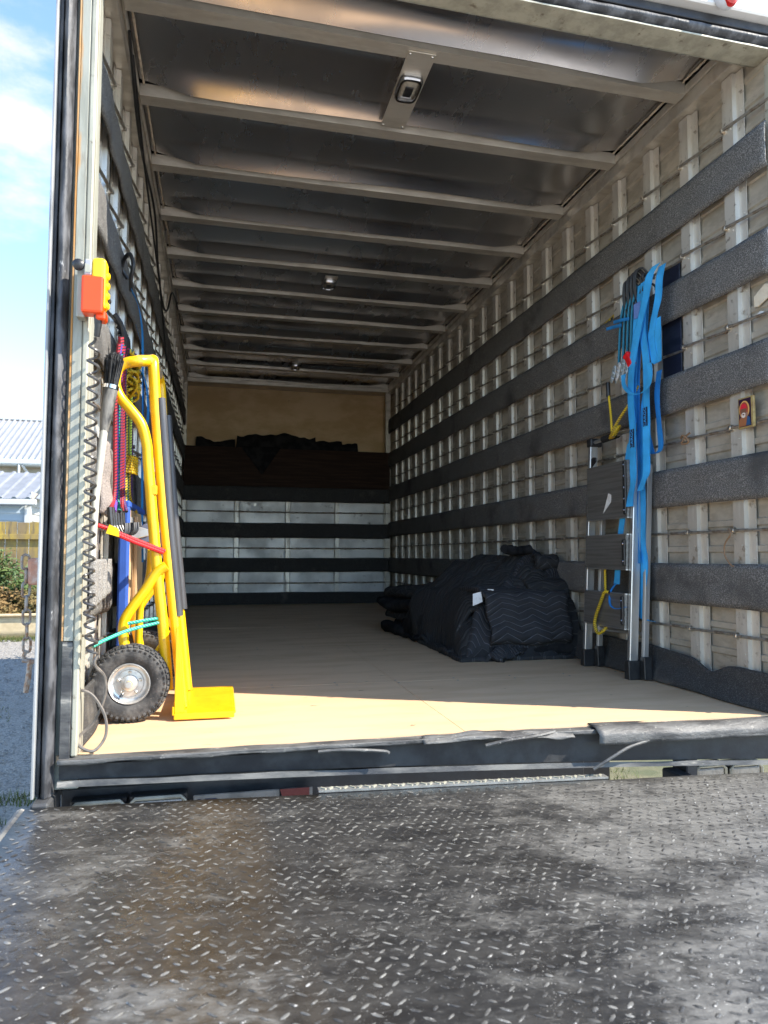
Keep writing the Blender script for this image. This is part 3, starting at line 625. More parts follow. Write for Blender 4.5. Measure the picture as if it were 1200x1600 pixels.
# ---- roof
RF = obj('roof', MB().box(-0.05, 2.42, 2.11, 8.32, 2.70, 2.73), black, TR)
bm_ = MB(); y0 = 2.493
bm_.prism([(0, 0), (0.003, -0.047), (-0.004, -0.052), (-0.004, -0.056), (0.062, -0.056), (0.066, -0.048), (0.062, -0.048), (0.062, 0.0)], (0.045, y0, 2.598), (0, 1, 0), (0, 0, 1), (2.26, 0, 0))
bow0 = obj('roof_bow', bm_, alu_bow, RF)
NB = 11
for k in range(1, NB): dup(bow0, RF, dy=0.5415 * k)
for k in range(-1, NB):
    ya = 2.14 if k < 0 else y0 + 0.5415 * k + 0.05
    yb = y0 + 0.5415 * (k + 1)
    if k == NB - 1: yb = 8.2
    def fr(u, v, k=k, ya=ya, yb=yb):
        x = 0.03 + 2.29 * u; y = ya + (yb - ya) * v
        m = min(u, 1 - u); env = min(1, m / 0.10)
        dy = (yb - y)                                       # distance in front of the bow ahead
        w = 1 + 0.35 * nz(x * 1.1, k * 3.7) ; 
        wd = 0.105 + 0.03 * nz(x * 1.4, k * 1.3); t = (dy - 0.014) / wd; lump = 0.048 * w * (max(0.0, 1 - t) ** 1.6 if t > 0 else math.exp(-(t * wd / 0.008) ** 2))
        lump2 = 0.010 * math.exp(-((y - ya - 0.05) / 0.05) ** 2) * (1 + 0.5 * nz(x * 1.3, k + 20))
        z = 2.603 - env * (lump + lump2 + 0.004 * nz(x * 1.6, y * 2.2, k) ) + (0.02 if dy < 0.012 else 0)
        return (x, y, z)
    obj('roof_sheet', MB().grid(60, 44, fr), alu_roof, RF, smooth=True, angle=60)
for sgn, xx in ((-1, 0.062), (1, 2.288)):
    for k in range(-1, NB - 1):
        ya = 2.2 if k < 0 else y0 + 0.5415 * k + 0.075; yb = y0 + 0.5415 * (k + 1) - 0.01
        P = [(xx + 0.006 * nz(t * 9, k * 4.1), ya + (yb - ya) * t / 22, 2.588 + 0.006 * nz(t * 1.3, k)) for t in range(23)]
        obj('sealant_bead', MB().tube(P, [0.0045 + 0.0035 * abs(nz(t * 2.9, k * 7)) for t in range(23)], 6), bead_m, RF, smooth=True)

# dome lights
def dome(y, bracket):
    t = obj('dome_light', MB().box(1.09, 1.203, y - 0.2, y + 0.29, 2.536, 2.541) if bracket else MB().box(1.10, 1.19, y - 0.13, y + 0.13, 2.536, 2.541), alu_bow, TR, bevel=0.001)
    def rr(s, h, n=20):
        out = []
        for i in range(n):
            a = 2 * math.pi * i / n; cx, cy = math.cos(a), math.sin(a)
            out.append((1.143 + s * 0.05 * math.copysign(abs(cx) ** 0.5, cx), y + s * 0.082 * math.copysign(abs(cy) ** 0.5, cy), h))
        return out
    def ring(levels, name, m):
        mb = MB()
        for s_, h in levels: mb.v += rr(s_, h)
        for k in range(len(levels) - 1):
            for i in range(20): mb.face((k * 20 + i, k * 20 + (i + 1) % 20, (k + 1) * 20 + (i + 1) % 20, (k + 1) * 20 + i))
        if name != 'bezel': mb.face([(len(levels) - 1) * 20 + i for i in range(20)])
        return obj(name, mb, m, t, smooth=True)
    ring([(1.0, 2.536), (1.0, 2.522), (0.92, 2.512), (0.78, 2.512), (0.74, 2.524)], 'bezel', chrome)
    ring([(0.76, 2.526), (0.6, 2.518), (0.3, 2.514)], 'lens', lensm)
    obj('bulb_holder', MB().box(1.125, 1.16, y - 0.03, y + 0.035, 2.510, 2.516), blackplastic, t, bevel=0.003)
dome(2.705, True); dome(4.885, False); dome(7.17, False)
for (x, y) in ((1.10, 2.52), (1.19, 2.52), (1.10, 2.98), (1.19, 2.98)): obj('screw', MB().lathe((x, y, 2.5355), (0, 0, -1), [(0.006, 0), (0.004, 0.003), (0, 0.0035)], 8), boltm, RF)

# wiring along the left cornice
obj('wiring', MB().tube(spline([(0.055, 2.60, 2.50), (0.03, 3.2, 2.44), (0.04, 3.8, 2.42), (0.03, 4.2, 2.27), (0.035, 4.5, 2.16), (0.045, 4.75, 2.2), (0.05, 5.1, 2.45), (0.06, 5.6, 2.5)], 8), 0.006, 6), blackplastic, TR, smooth=True)
obj('wiring', MB().tube(spline([(0.05, 2.75, 2.515), (0.035, 3.4, 2.40), (0.04, 4.1, 2.2), (0.035, 4.45, 2.12), (0.035, 4.9, 1.9)], 8), 0.005, 6), blackplastic, TR, smooth=True)
obj('wiring', MB().tube(spline([(0.09, 2.52, 2.575), (0.2, 2.53, 2.56), (0.5, 2.535, 2.572), (0.9, 2.53, 2.562), (1.3, 2.53, 2.576)], 8), 0.0045, 6), blackplastic, TR, smooth=True)

# ---- rear frame
def post(sgn):
    """door post; d = distance outward from the opening edge x0"""
    x0 = 0.036 if sgn < 0 else 2.365
    X = lambda d: x0 + sgn * d
    zb, zt = -0.065, 2.42
    def bx(name, m, d0, d1, ya, yb, z0=zb, z1=zt, parent=None, bevel=0.0015):
        a, b = sorted((X(d0), X(d1))); return obj(name, MB().box(a, b, ya, yb, z0, z1), m, parent, bevel=bevel)
    p = bx('door_post', galv, 0.0 if sgn < 0 else 0.02, 0.092, 2.13, 2.185 if sgn < 0 else 2.15, parent=TR)
    bx('post_face', postm if sgn < 0 else galv, 0.0185, 0.0435, 2.1, 2.128, 0.345, zt, p); bx('post_face', blackworn, 0.0185, 0.046, 2.098, 2.128, 0.012, 0.343, p)
    bx('post_lip', galv_light, 0.0, 0.0175, 2.0985, 2.128, 0.03, zt, p, 0.004)
    bx('rust_edge', rust, 0.044, 0.050, 2.101, 2.127, 0.345, zt, p)
    bx('outer_strip', strip_m, 0.1015, 0.1085, 2.072, 2.185, -0.07, zt + .03, p)
    bx('outer_channel', rubber, 0.092, 0.101, 2.095, 2.127, -0.07, zt, p)
    def rub(u, v):
        z_ = -0.07 + 2.50 * v; t = u
        d = 0.058 + 0.033 * t; bulge = math.sin(math.pi * min(1, max(0, t))) ** 0.6
        return (X(d), 2.112 - 0.036 * bulge - 0.0025 * nz(z_ * 8, t * 3) - (0.004 * max(0, math.sin(z_ * 90)) * t if z_ > 2.05 else 0), z_)
    obj('rubber_seal', MB().grid(10, 160, rub), rubber, p, smooth=True)
    return p
PL = post(-1); PR = post(1)
HD = obj('door_header', MB().box(-0.05, 2.425, 2.175, 2.20, 2.47, 2.66), galv, TR)
obj('header_face', MB().box(-0.02, 2.42, 2.16, 2.173, 2.477, 2.52), galv, HD, bevel=0.0015)
obj('header_lip', MB().box(-0.02, 2.42, 2.152, 2.19, 2.462, 2.475), galv, HD, bevel=0.003)
obj('gold_trim', MB().box(-0.03, 2.42, 2.082, 2.175, 2.453, 2.460), galv_light, HD, bevel=0.001)
obj('rubber_seal', MB().grid(10, 120, lambda u, v: (-0.07 + 2.51 * v, 2.112 - 0.042 * math.sin(math.pi * u) ** 0.6 - 0.0025 * nz(v * 30, u * 3), 2.462 + 0.05 * u)), rubber, HD, smooth=True)
obj('outer_channel', MB().box(-0.075, 2.448, 2.085, 2.128, 2.515, 2.548), black, HD, bevel=0.002)
fa = obj('roof_fascia', MB().box(-0.076, 2.448, 2.05, 2.128, 2.552, 2.80), whitep, TR, bevel=0.006)
for x in (0.2, 1.1, 2.135):
    ml = obj('marker_light', MB().lathe((x, 2.05, 2.578), (0, -1, 0), [(0.042, 0), (0.040, 0.012), (0.03, 0.022), (0.0, 0.026)], 20), greyplastic, TR, smooth=True)
    obj('lens', MB().lathe((x + 0.012, 2.035, 2.570), (0, -1, 0), [(0.030, 0), (0.028, 0.014), (0.016, 0.024), (0.0, 0.026)], 18), redlens, ml, smooth=True)

# sill: worn top angle, dark recessed channel, lower lip, bent flap, sliver of torn strip
def zt_(x): return 0.026 - 0.006 * max(0, x - 1.2) - 0.008 * max(0, x - 1.9)
def zb_(x): return -0.047 - 0.018 * x - 0.0085 * x * x
SL = obj('rear_sill', MB().grid(80, 1, lambda u, v: (-0.01 + 2.43 * u, 2.128, zb_(2.4 * u) + 0.008 + (zt_(2.4 * u) - 0.004 - zb_(2.4 * u) - 0.008) * v)), black, TR, solid=0.02, soff=-1)
def top(u, v):
    x = -0.01 + 2.43 * u
    return (x, 2.15 - 0.068 * v, zt_(x) + 0.003 + 0.003 * nz(x * 9, v * 5) - 0.0025 * v)
obj('worn_edge', MB().grid(140, 6, top), edgeworn, SL, smooth=True)
obj('edge_lip', MB().grid(140, 3, lambda u, v: (-0.01 + 2.43 * u, 2.081 + 0.004 * nz(u * 30, v), zt_(2.43 * u) + 0.001 - (0.013 + 0.006 * nz(u * 22)) * v)), edgeworn, SL, smooth=True, solid=0.004)
obj('channel_face', MB().grid(100, 3, lambda u, v: (-0.01 + 2.43 * u, 2.112 - 0.004 * v, zb_(2.43 * u) + 0.014 + (zt_(2.43 * u) - 0.02 - zb_(2.43 * u) - 0.014) * v)), black, SL, solid=0.003)
obj('lower_lip', MB().grid(140, 2, lambda u, v: (-0.01 + 2.43 * u, 2.088 + 0.004 * v, zb_(2.43 * u) + (0.015 + 0.003 * nz(u * 14)) * v)), blackworn, SL, solid=0.006)
def flap(u, v):
    x = 1.60 + 0.82 * u
    return (x, 2.13 - 0.075 * min(1, v * 1.6) + 0.005 * nz(x * 8), 0.032 - 0.014 * u - 0.050 * max(0, v - 0.4) / 0.6 * (1 - 0.15 * u) + 0.006 * nz(x * 5, v * 2))
obj('bent_flap', MB().grid(40, 10, flap), edgeworn, SL, smooth=True, solid=0.004)
def torn(u, v):
    x = 1.02 + 0.5 * u
    return (x, 2.095 - 0.03 * v, 0.038 - 0.02 * abs(u - .35) - 0.018 * v + 0.008 * nz(x * 14, v * 2))
obj('torn_edge_strip', MB().grid(50, 4, torn), edgeworn, SL, smooth=True, solid=0.003)
obj('torn_wire', MB().tube(spline([(1.22, 2.072, -0.002), (1.29, 2.062, 0.012), (1.38, 2.067, 0.018), (1.46, 2.085, 0.024)], 5), 0.006, 6), edgeworn, SL, smooth=True)
obj('torn_wire', MB().tube(spline([(0.70, 2.075, 0.010), (0.78, 2.062, 0.014), (0.89, 2.062, 0.004), (0.91, 2.057, -0.003)], 5), 0.005, 6), edgeworn, SL, smooth=True)
obj('torn_wire', MB().tube(spline([(1.58, 2.06, -0.094), (1.64, 2.05, -0.058), (1.70, 2.05, -0.03), (1.78, 2.058, -0.014)], 5), 0.005, 6), edgeworn, SL, smooth=True)

# lamps, plate and step under the sill
shadeplate = mat('shaded_plate', (0.2, 0.19, 0.17), (0.13, 0.125, 0.11), 14, 0.6)  # plate colour darkened to stand in for the shade under the sill
def lamp(x0, x1, z1):
    t = obj('tail_lamp', MB().box(x0 - 0.006, x1 + 0.006, 2.20, 2.24, z1 - 0.125, z1 + 0.006), blackplastic, TR, bevel=0.004)
    obj('lens', MB().box(x0 + 0.006, x1 - 0.006, 2.185, 2.198, z1 - 0.113, z1 - 0.008), lensm, t, bevel=0.006, seg=2)
    a = MB(); P = [(x0, 2.187, z1 - 0.12), (x0, 2.187, z1 - 0.012), (x0 + 0.012, 2.187, z1), (x1 - 0.012, 2.187, z1), (x1, 2.187, z1 - 0.012), (x1, 2.187, z1 - 0.12)]
    obj('lamp_frame', a.tube(P, 0.006, 6), galv_light, t, smooth=True)
lamp(0.01, 0.152, -0.126); lamp(0.170, 0.322, -0.124); lamp(2.05, 2.17, -0.154); lamp(2.19, 2.32, -0.158)
pl_ = obj('number_plate', MB().box(0.345, 0.60, 2.195, 2.20, -0.246, -0.128), shadeplate, TR, bevel=0.004)
tx = bpy.data.curves.new('plate_text', 'FONT'); tx.body = 'IE'; tx.size = 0.085; tx.extrude = 0.0008; tx.materials.append(navy)
text_mesh(pl_, tx, Matrix(((1, 0, 0, 0.352), (0, 0, -1, 2.1935), (0, 1, 0, -0.198), (0, 0, 0, 1))))
rp = obj('hazard_panel', MB().box(0.605, 0.70, 2.195, 2.20, -0.226, -0.128), shadeplate, TR)
obj('red_stripe', MB().prism([(0, 0), (0.06, 0), (0.06, 0.1), (-0.03, 0.1)], (0.63, 2.1945, -0.228), (1, 0, 0), (0, 0, 1), (0, -0.0015, 0)), mat('dark_red_band', (0.12, 0.012, 0.01), None, rough=0.5), rp)  # red also darkened in the colour for the shade under the sill
obj('lamp_bracket', MB().box(1.985, 2.03, 2.15, 2.23, -0.26, -0.095), black, TR, bevel=0.004)
obj('bumper_beam', MB().box(-0.03, 1.65, 2.245, 2.30, -0.26, -0.10), black, TR, bevel=0.004)
stp = obj('step_plate', MB().grid(60, 4, lambda u, v: (0.70 + 0.93 * u, 2.056 + 0.03 * v, -0.083 - 0.026 * (0.7 + 0.93 * u) + 0.006)), mat('chequer_step', (0.55, 0.54, 0.50), (0.40, 0.39, 0.36), 30, 0.4, metal=0.7), TR, solid=0.006, soff=-1)
rb = MB()
for i in range(42):
    for j in range(1):
        x = 0.715 + i * 0.0218; y = 2.071; a = R(50 if (i + j) % 2 else -50); M_ = Matrix.Translation((x, y, -0.077 - 0.026 * x)) @ Matrix.Rotation(a, 4, 'Z')
        rb.box(-0.010, 0.010, -0.003, 0.003, 0.0, 0.003, 0, M_)
tag(obj('step_tread', rb, galv_light, stp), kind='stuff')
hinge = obj('lift_hinge', MB().box(-0.065, -0.02, 2.04, 2.20, -0.2, -0.072), black, TR, bevel=0.006)
obj('lift_hinge', MB().box(1.92, 1.975, 2.06, 2.20, -0.26, -0.15), black, TR, bevel=0.006)
hb = obj('hinge_block', MB().box(-0.152, -0.0765, 2.285, 2.345, 0.492, 0.574), mat('rusty_red_block', (0.42, 0.20, 0.13), (0.5, 0.42, 0.36), 25, 0.8, bump=0.3), TR, bevel=0.012, seg=2)

# ---- tail lift platform
def pz(x): return -0.083 - 0.026 * x
def plat(u, v):
    x = -0.075 + 2.56 * u; y = 0.30 + 1.745 * v
    return (x, y, pz(x) + 0.002 * nz(x * 2, y * 2))
PF = obj('tail_lift_platform', MB().grid(40, 30, plat), deckm, TR, smooth=True, solid=0.035, soff=-1)
tb = MB()
py = 0.0235; px_ = 0.030
for j in range(74):
    for i in range(86):
        x = -0.055 + i * px_ + (px_ / 2 if j % 2 else 0) + random.gauss(0, .0008); y = 0.33 + j * py
        if x > 2.47 or y > 2.035 or y < 0.33: continue
        a = R(40 if (i + j) % 2 else -38) ; L_ = 0.0108 * random.uniform(.7, 1.15); w = 0.0032 * random.uniform(.7, 1.2); h = 0.0020 * random.uniform(.3, 1.15); a += random.gauss(0, 0.06)
        if nz(x * 2.5, y * 2.5, 8) > 0.25: h *= 0.55
        c, s_ = math.cos(a), math.sin(a); k = len(tb.v); z0 = pz(x) + 0.0005
        for (p, q, hh) in ((-L_, 0, 0), (-L_ * .45, -w, 0), (L_ * .5, -w, 0), (L_, 0, 0), (L_ * .5, w, 0), (-L_ * .45, w, 0), (-L_ * .4, 0, h), (L_ * .45, 0, h)):
            tb.v.append((x + p * c - q * s_, y + p * s_ + q * c, z0 + hh + 0.002 * nz(x * 2, y * 2)))
        for f in ((0, 1, 6), (1, 2, 7, 6), (2, 3, 7), (3, 4, 7), (4, 5, 6, 7), (5, 0, 6)): tb.face([k + q for q in f])
tag(obj('tread_pattern', tb, deckbump, PF, smooth=True, angle=80), kind='stuff')
obj('platform_edge', MB().tube([(-0.085, 0.3, pz(-0.075) - 0.012), (-0.085, 2.04, pz(-0.075) - 0.012)], 0.014, 8), blackworn, PF, smooth=True)

# ------------------------------------------------------------------ tail lift remote
RC = thing('remote_control', 'orange and yellow tail lift remote with black coiled cable on left post', 'remote control', (0.04, 2.18, 1.28))
obj('holster', MB().box(0.006, 0.068, 2.125, 2.178, 1.285, 1.395), orange, RC, bevel=0.007, seg=2)
obj('holster_foot', MB().box(0.045, 0.072, 2.14, 2.188, 1.270, 1.30), orange, RC, bevel=0.005)
obj('case', MB().box(0.032, 0.072, 2.13, 2.186, 1.30, 1.452), yplastic, RC, bevel=0.012, seg=3)
obj('case_face', MB().box(0.012, 0.033, 2.132, 2.165, 1.396, 1.445), greyplastic, RC, bevel=0.004)
obj('label_plate', MB().prism([(0, 0), (0.018, 0), (0.014, 0.022), (0, 0.026)], (0.0145, 2.1315, 1.404), (1, 0, 0), (0, 0, 1), (0, -0.001, 0)), galv_light, RC)
for z_ in (1.315, 1.345, 1.375, 1.405): obj('button', MB().lathe((0.0715, 2.155, z_), (1, 0, 0), [(0.011, 0), (0.010, 0.006), (0.006, 0.009), (0, 0.0095)], 12), yplastic, RC, smooth=True)
obj('bracket', MB().box(-0.012, 0.012, 2.16, 2.199, 1.28, 1.44), galv, RC, bevel=0.002); obj('knob', MB().lathe((-0.004, 2.14, 1.425), (0, -1, 0), [(0.016, 0), (0.016, 0.012), (0.010, 0.018), (0, 0.019)], 14), blackplastic, RC, smooth=True)
obj('cable_gland', MB().tube([(0.05, 2.155, 1.286), (0.05, 2.158, 1.255), (0.046, 2.165, 1.225)], [0.012, 0.010, 0.008], 10), blackplastic, RC, smooth=True)
P = []; NT = 25; steps = NT * 14
for i in range(steps + 1):
    t = i / steps; zc = 1.225 - 0.93 * (t ** 0.92); xc = 0.036 + 0.0 * t + (0.018 * max(0, t - .75) * 4); yc = 2.17 + 0.03 * t
    a = 2 * math.pi * NT * t; rr = 0.0165 * min(1, t * 20 + .3) * (0.9 + 0.15 * nz(t * 9))
    P.append((xc + rr * math.cos(a) + 0.004 * nz(t * 5), yc + rr * math.sin(a), zc))
obj('coiled_cable', MB().tube(P, 0.0042, 6), coilm, RC, smooth=True)
obj('cable', MB().tube(spline([P[-1], (0.06, 2.2, 0.265), (0.085, 2.22, 0.225), (0.085, 2.235, 0.165), (0.055, 2.25, 0.09), (0.02, 2.24, 0.055), (0.018, 2.225, 0.03), (0.06, 2.22, 0.012), (0.09, 2.235, 0.05), (0.085, 2.24, 0.11), (0.05, 2.235, 0.17), (0.012, 2.235, 0.185), (0.0, 2.26, 0.15)], 8), 0.0045, 6), greycable, RC, smooth=True)
obj('cable_hook', MB().tube([(0.0, 2.25, 0.345), (0.045, 2.215, 0.345), (0.06, 2.2, 0.33)], 0.004, 6), rodm, RC)

resize(RC, 0.952, (0.0577, 2.075, 1.2467))

# ------------------------------------------------------------------ chain with pin
CH = thing('pin_chain', 'rusty steel chain with locking pin hanging from outside of left post', 'chain', (-0.17, 2.41, 0.52))
z_ = 0.555
lk = MB()
def link_pts(h=0.028, w=0.0105):
    P = []
    for i in range(16):
        a = 2 * math.pi * i / 16; P.append((w * math.cos(a), 0, (h - w) * (1 if math.sin(a) > 0.01 else (-1 if math.sin(a) < -0.01 else 0)) * .72 + w * math.sin(a)))
    return P
chm = mat('rusty_chain', (0.30, 0.27, 0.24), (0.24, 0.13, 0.07), 60, 0.6, metal=0.6)
for i in range(7):
    M_ = Matrix.Translation((-0.185 + 0.002 * i, 2.405, 0.56 - 0.043 * i)) @ Matrix.Rotation(R(90 * (i % 2) + 20), 4, 'Z')
    obj('chain_link', MB().tube([M_ @ Vector(p) for p in link_pts()], 0.0042, 6, closed=True), chm, CH, smooth=True)
obj('pin_ring', MB().tube([(-0.175, 2.405, 0.285), (-0.182, 2.405, 0.265), (-0.178, 2.405, 0.255)], 0.006, 6), chm, CH, smooth=True)
obj('pin', MB().tube([(-0.162, 2.405, 0.25), (-0.166, 2.405, 0.20), (-0.172, 2.405, 0.155)], 0.0085, 8).tube([(-0.185, 2.405, 0.255), (-0.15, 2.405, 0.248)], 0.0075, 8), chm, CH, smooth=True)

resize(CH, 0.955, (-0.144, 2.302, 0.523))

# ------------------------------------------------------------------ hand truck
HT = thing('hand_truck', 'yellow two wheeled hand truck with black skid sleeves by left wall', 'hand truck', (0.2, 2.83, 0))
YN, YR = 2.695, 3.03
def upr(y): return spline([(0.290, y, 0.03), (0.262, y, 0.27), (0.205, y, 0.76), (0.172, y, 1.10), (0.160, y, 1.26)], 5)
t_ = spline([(0.290, YN, 0.03), (0.262, YN, 0.27), (0.205, YN, 0.76), (0.172, YN, 1.10), (0.158, YN, 1.28), (0.152, YN + 0.035, 1.318), (0.15, YN + .1, 1.322), (0.15, YR - .1, 1.322), (0.152, YR - 0.035, 1.318), (0.158, YR, 1.28), (0.172, YR, 1.10), (0.205, YR, 0.76), (0.262, YR, 0.27), (0.290, YR, 0.03)], 6)
obj('main_frame', MB().tube(t_, 0.0200, 14), yellow, HT, smooth=True)
for y in (YN, YR):
    obj('skid_sleeve', MB().tube([(0.187, y - 0.002, 1.165), (0.222, y - 0.002, 0.76), (0.2665, y - 0.002, 0.36)], 0.0168, 12), sleeve, HT, smooth=True)
    obj('skid_channel', MB().prism([(-0.02, 0), (0.02, 0), (0.012, 0.335), (-0.012, 0.335)], (0.300, y + 0.012, 0.02), (0, 1, 0), (-0.085, 0, 1), (-0.03, 0, 0)), yellow, HT, bevel=0.004)
# rear handle loop, its lower strut and wheel stays
YM = YN - 0.035
obj('handle_loop', MB().tube(spline([(0.150, YN, 1.303), (0.11, YM, 1.292), (0.066, YM, 1.282), (0.038, YM, 1.255), (0.030, YM, 1.205), (0.048, YM, 1.155), (0.09, YM, 1.105), (0.125, YM, 1.055), (0.145, YM, 0.98), (0.152, YM, 0.90), (0.188, YM, 0.545), (0.215, YM, 0.32), (0.236, YM, 0.10)], 6), 0.0192, 14), yellow, HT, smooth=True)
obj('handle_wrap', MB().tube([(0.145, YN - .004, 1.3035), (0.11, YM, 1.293), (0.072, YM, 1.284)], [0.0215, 0.021, 0.020], 12), yellow_worn, HT, smooth=True)
obj('tape_wrap', MB().tube([(0.1515, YN + 0.03, 1.3165), (0.15, YN + .1, 1.3225), (0.15, YR - 0.06, 1.3225)], [0.0215, 0.0225, 0.0215], 12), mat('clear_tape', (0.55, 0.45, 0.28), (0.4, 0.36, 0.28), 30, 0.25, bump=0.4, bscale=50), HT, smooth=True)
for y in (YM - 0.012, YR + 0.0):
    obj('wheel_stay', MB().tube(spline([(0.222, y, 0.545), (0.190, y, 0.520), (0.15, y, 0.455), (0.105, y, 0.39), (0.083, y, 0.345), (0.082, y, 0.29), (0.100, y, 0.20), (0.11, y, 0.135)], 5), 0.0182, 12), yellow, HT, smooth=True)
    obj('gusset', MB().prism([(0, 0), (0.05, -0.05), (0.06, -0.11), (0.045, -0.11), (0.03, -0.06), (-0.02, -0.015)], (0.222, y + 0.035, 0.365), (1, 0, 0), (0, 0, 1), (0, 0.012, 0)), yellow, HT, bevel=0.002)
obj('wheel_stay', MB().tube(spline([(0.160, YN + 0.05, 0.60), (0.150, YN + .1, 0.50), (0.118, YN + .15, 0.40), (0.112, YN + .16, 0.28), (0.11, YN + .16, 0.14)], 5), 0.014, 12), yellow, HT, smooth=True)
obj('brace', MB().tube([(0.235, YM, 0.31), (0.165, YM + .02, 0.19)], 0.006, 8), yellow, HT)
for z_, x_ in ((0.62, 0.22), (0.95, 0.186)): obj('cross_bar', MB().tube([(x_, YN, z_), (x_ - .02, (YN + YR) / 2, z_), (x_, YR, z_)], 0.012, 10), yellow, HT, smooth=True)
obj('weld_tab', MB().box(0.160, 0.185, YM - 0.018, YM + 0.0, 0.80, 0.835), yellow, HT, bevel=0.003); obj('frame_sticker', MB().box(0.1665, 0.1685, YM - 0.0165, YM - 0.0155, 0.75, 0.8), tagm, HT)
obj('axle', MB().tube([(0.11, 2.585, 0.135), (0.11, 3.13, 0.135)], 0.010, 10), rimm, HT)
tp = MB()
tp.box(0.262, 0.475, 2.60, 3.09, 0.018, 0.026).box(0.255, 0.263, 2.60, 3.09, 0.018, 0.05)
obj('toe_plate', tp, yellow, HT, bevel=0.003)
obj('toe_edge', MB().box(0.262, 0.470, 2.588, 2.599, 0.006, 0.028), yellow, HT, bevel=0.003)
obj('toe_gusset', MB().prism([(0, 0), (0.035, 0), (0.01, 0.30), (0, 0.30)], (0.263, 2.60, 0.026), (1, 0, 0), (0, 0, 1), (0, 0.05, 0)), yellow, HT, bevel=0.002)
def wheel(yc, out):
    c = (0.11, yc, 0.135)
    prof = [(0.072, -0.030), (0.082, -0.036), (0.105, -0.042), (0.120, -0.038), (0.128, -0.026), (0.1305, -0.010), (0.1305, 0.010), (0.128, 0.026), (0.120, 0.038), (0.105, 0.042), (0.082, 0.036), (0.072, 0.030)]
    w = obj('wheel', MB().lathe(c, (0, 1, 0), [(0.066, -0.02)] + prof + [(0.066, 0.02)], 48, caps=False), tyrem, HT, smooth=True)
    kn = MB()
    for i in range(40):
        a = 2 * math.pi * i / 40
        for (off, da, r0) in ((-0.026, 0, 0.1285), (-0.009, 0.5, 0.1315), (0.009, 0, 0.1315), (0.026, 0.5, 0.1285)):
            q = a + da * 2 * math.pi / 40
            M_ = Matrix.Translation((c[0], yc + off, c[2])) @ Matrix.Rotation(q, 4, 'Y') @ Matrix.Translation((r0, 0, 0))
            if abs(off) > 0.02: M_ = M_ @ Matrix.Rotation(math.copysign(0.5, off), 4, 'Z')
            kn.box(-0.002, 0.004, -0.0068, 0.0068, -0.0075, 0.0075, 0, M_)
        M_ = Matrix.Translation((c[0], yc - 0.0385, c[2])) @ Matrix.Rotation(a, 4, 'Y') @ Matrix.Translation((0.117, 0, 0)) @ Matrix.Rotation(-0.35, 4, 'Z')
        kn.box(-0.007, 0.006, -0.003, 0.003, -0.0045, 0.0045, 0, M_)
    tag(obj('tread_block', kn, tyrem, w, bevel=0.0012), kind='stuff')
    s_ = out
    obj('rim', MB().lathe(c, (0, s_, 0), [(0.067, 0.010), (0.0715, 0.030), (0.069, 0.034), (0.064, 0.028), (0.061, 0.012), (0.050, 0.008), (0.046, 0.013), (0.030, 0.014), (0.026, 0.024), (0.016, 0.026), (0.015, 0.034), (0.0, 0.034)], 40), rimm, w, smooth=True)
    for i in range(5):
        a = 2 * math.pi * i / 5 + 0.3; p = (c[0] + 0.038 * math.cos(a), yc + s_ * 0.0135, c[2] + 0.038 * math.sin(a))
        obj('wheel_bolt', MB().lathe(p, (0, s_, 0), [(0.006, 0), (0.006, 0.004), (0.003, 0.007), (0, 0.007)], 8), boltm, w, smooth=True)
    obj('hub_cap', MB().lathe((c[0], yc + s_ * 0.033, c[2]), (0, s_, 0), [(0.011, 0), (0.010, 0.006), (0.0, 0.008)], 12), yellow, w, smooth=True)
    obj('valve', MB().tube([(c[0] - 0.03, yc + s_ * 0.012, c[2] - 0.045), (c[0] - 0.022, yc + s_ * 0.03, c[2] - 0.04)], 0.004, 8), blackplastic, w)
wheel(2.633, -1); wheel(3.09, 1)
resize(HT, 0.949, (0.2106, 2.6857, 0.0299))

# ------------------------------------------------------------------ helpers for hung things
def cord(name, label, pts, r, m, cat='bungee cord', group=None, hooks=(), n=6, hm=None):
    t = thing(name, label, cat, tuple(pts[0]), group)
    obj('cord', MB().tube(spline(pts, n), r, 8), m, t, smooth=True)
    for h in hooks: obj('hook', MB().tube(spline(h, 4), 0.005, 6), hm or blackplastic, t, smooth=True)
    return t
# bungee cords on the left wall, all looped over one rod
X0 = 0.055
CL = [('red', 2.492, 2.521, 2.535, 2.441, 'plain red bungee cord, nearest the broom in the row on left wall'),
      ('blue', 2.531, 2.560, 2.575, 2.485, 'dark blue flecked bungee cord between the red and teal ones'),
      ('teal', 2.570, 2.600, 2.615, 2.545, 'teal bungee cord, third along from the broom'),
      ('crimson', 2.620, 2.650, 2.666, 2.609, 'dark red flecked bungee cord just beyond the teal one'),
      ('red', 2.680, 2.711, 2.728, 2.677, 'second plain red bungee cord, just before the yellow ropes'),
      ('purple', 2.715, 2.748, 2.764, 2.730, 'purple bungee cord hanging beside the yellow ropes'),
      ('yellow', 2.761, 2.794, 2.811, 2.804, 'thick yellow black flecked bungee cord, hanging straight'),
      ('teal', 2.808, 2.843, 2.860, 2.903, 'teal bungee cord behind the two yellow cords'),
      ('yellow', 2.858, 2.893, 2.930, 3.031, 'yellow bungee cord swinging out over the furniture dolly'),
      ('purple', 2.930, 2.966, 2.984, 3.053, 'purple bungee cord farthest from the open door')]
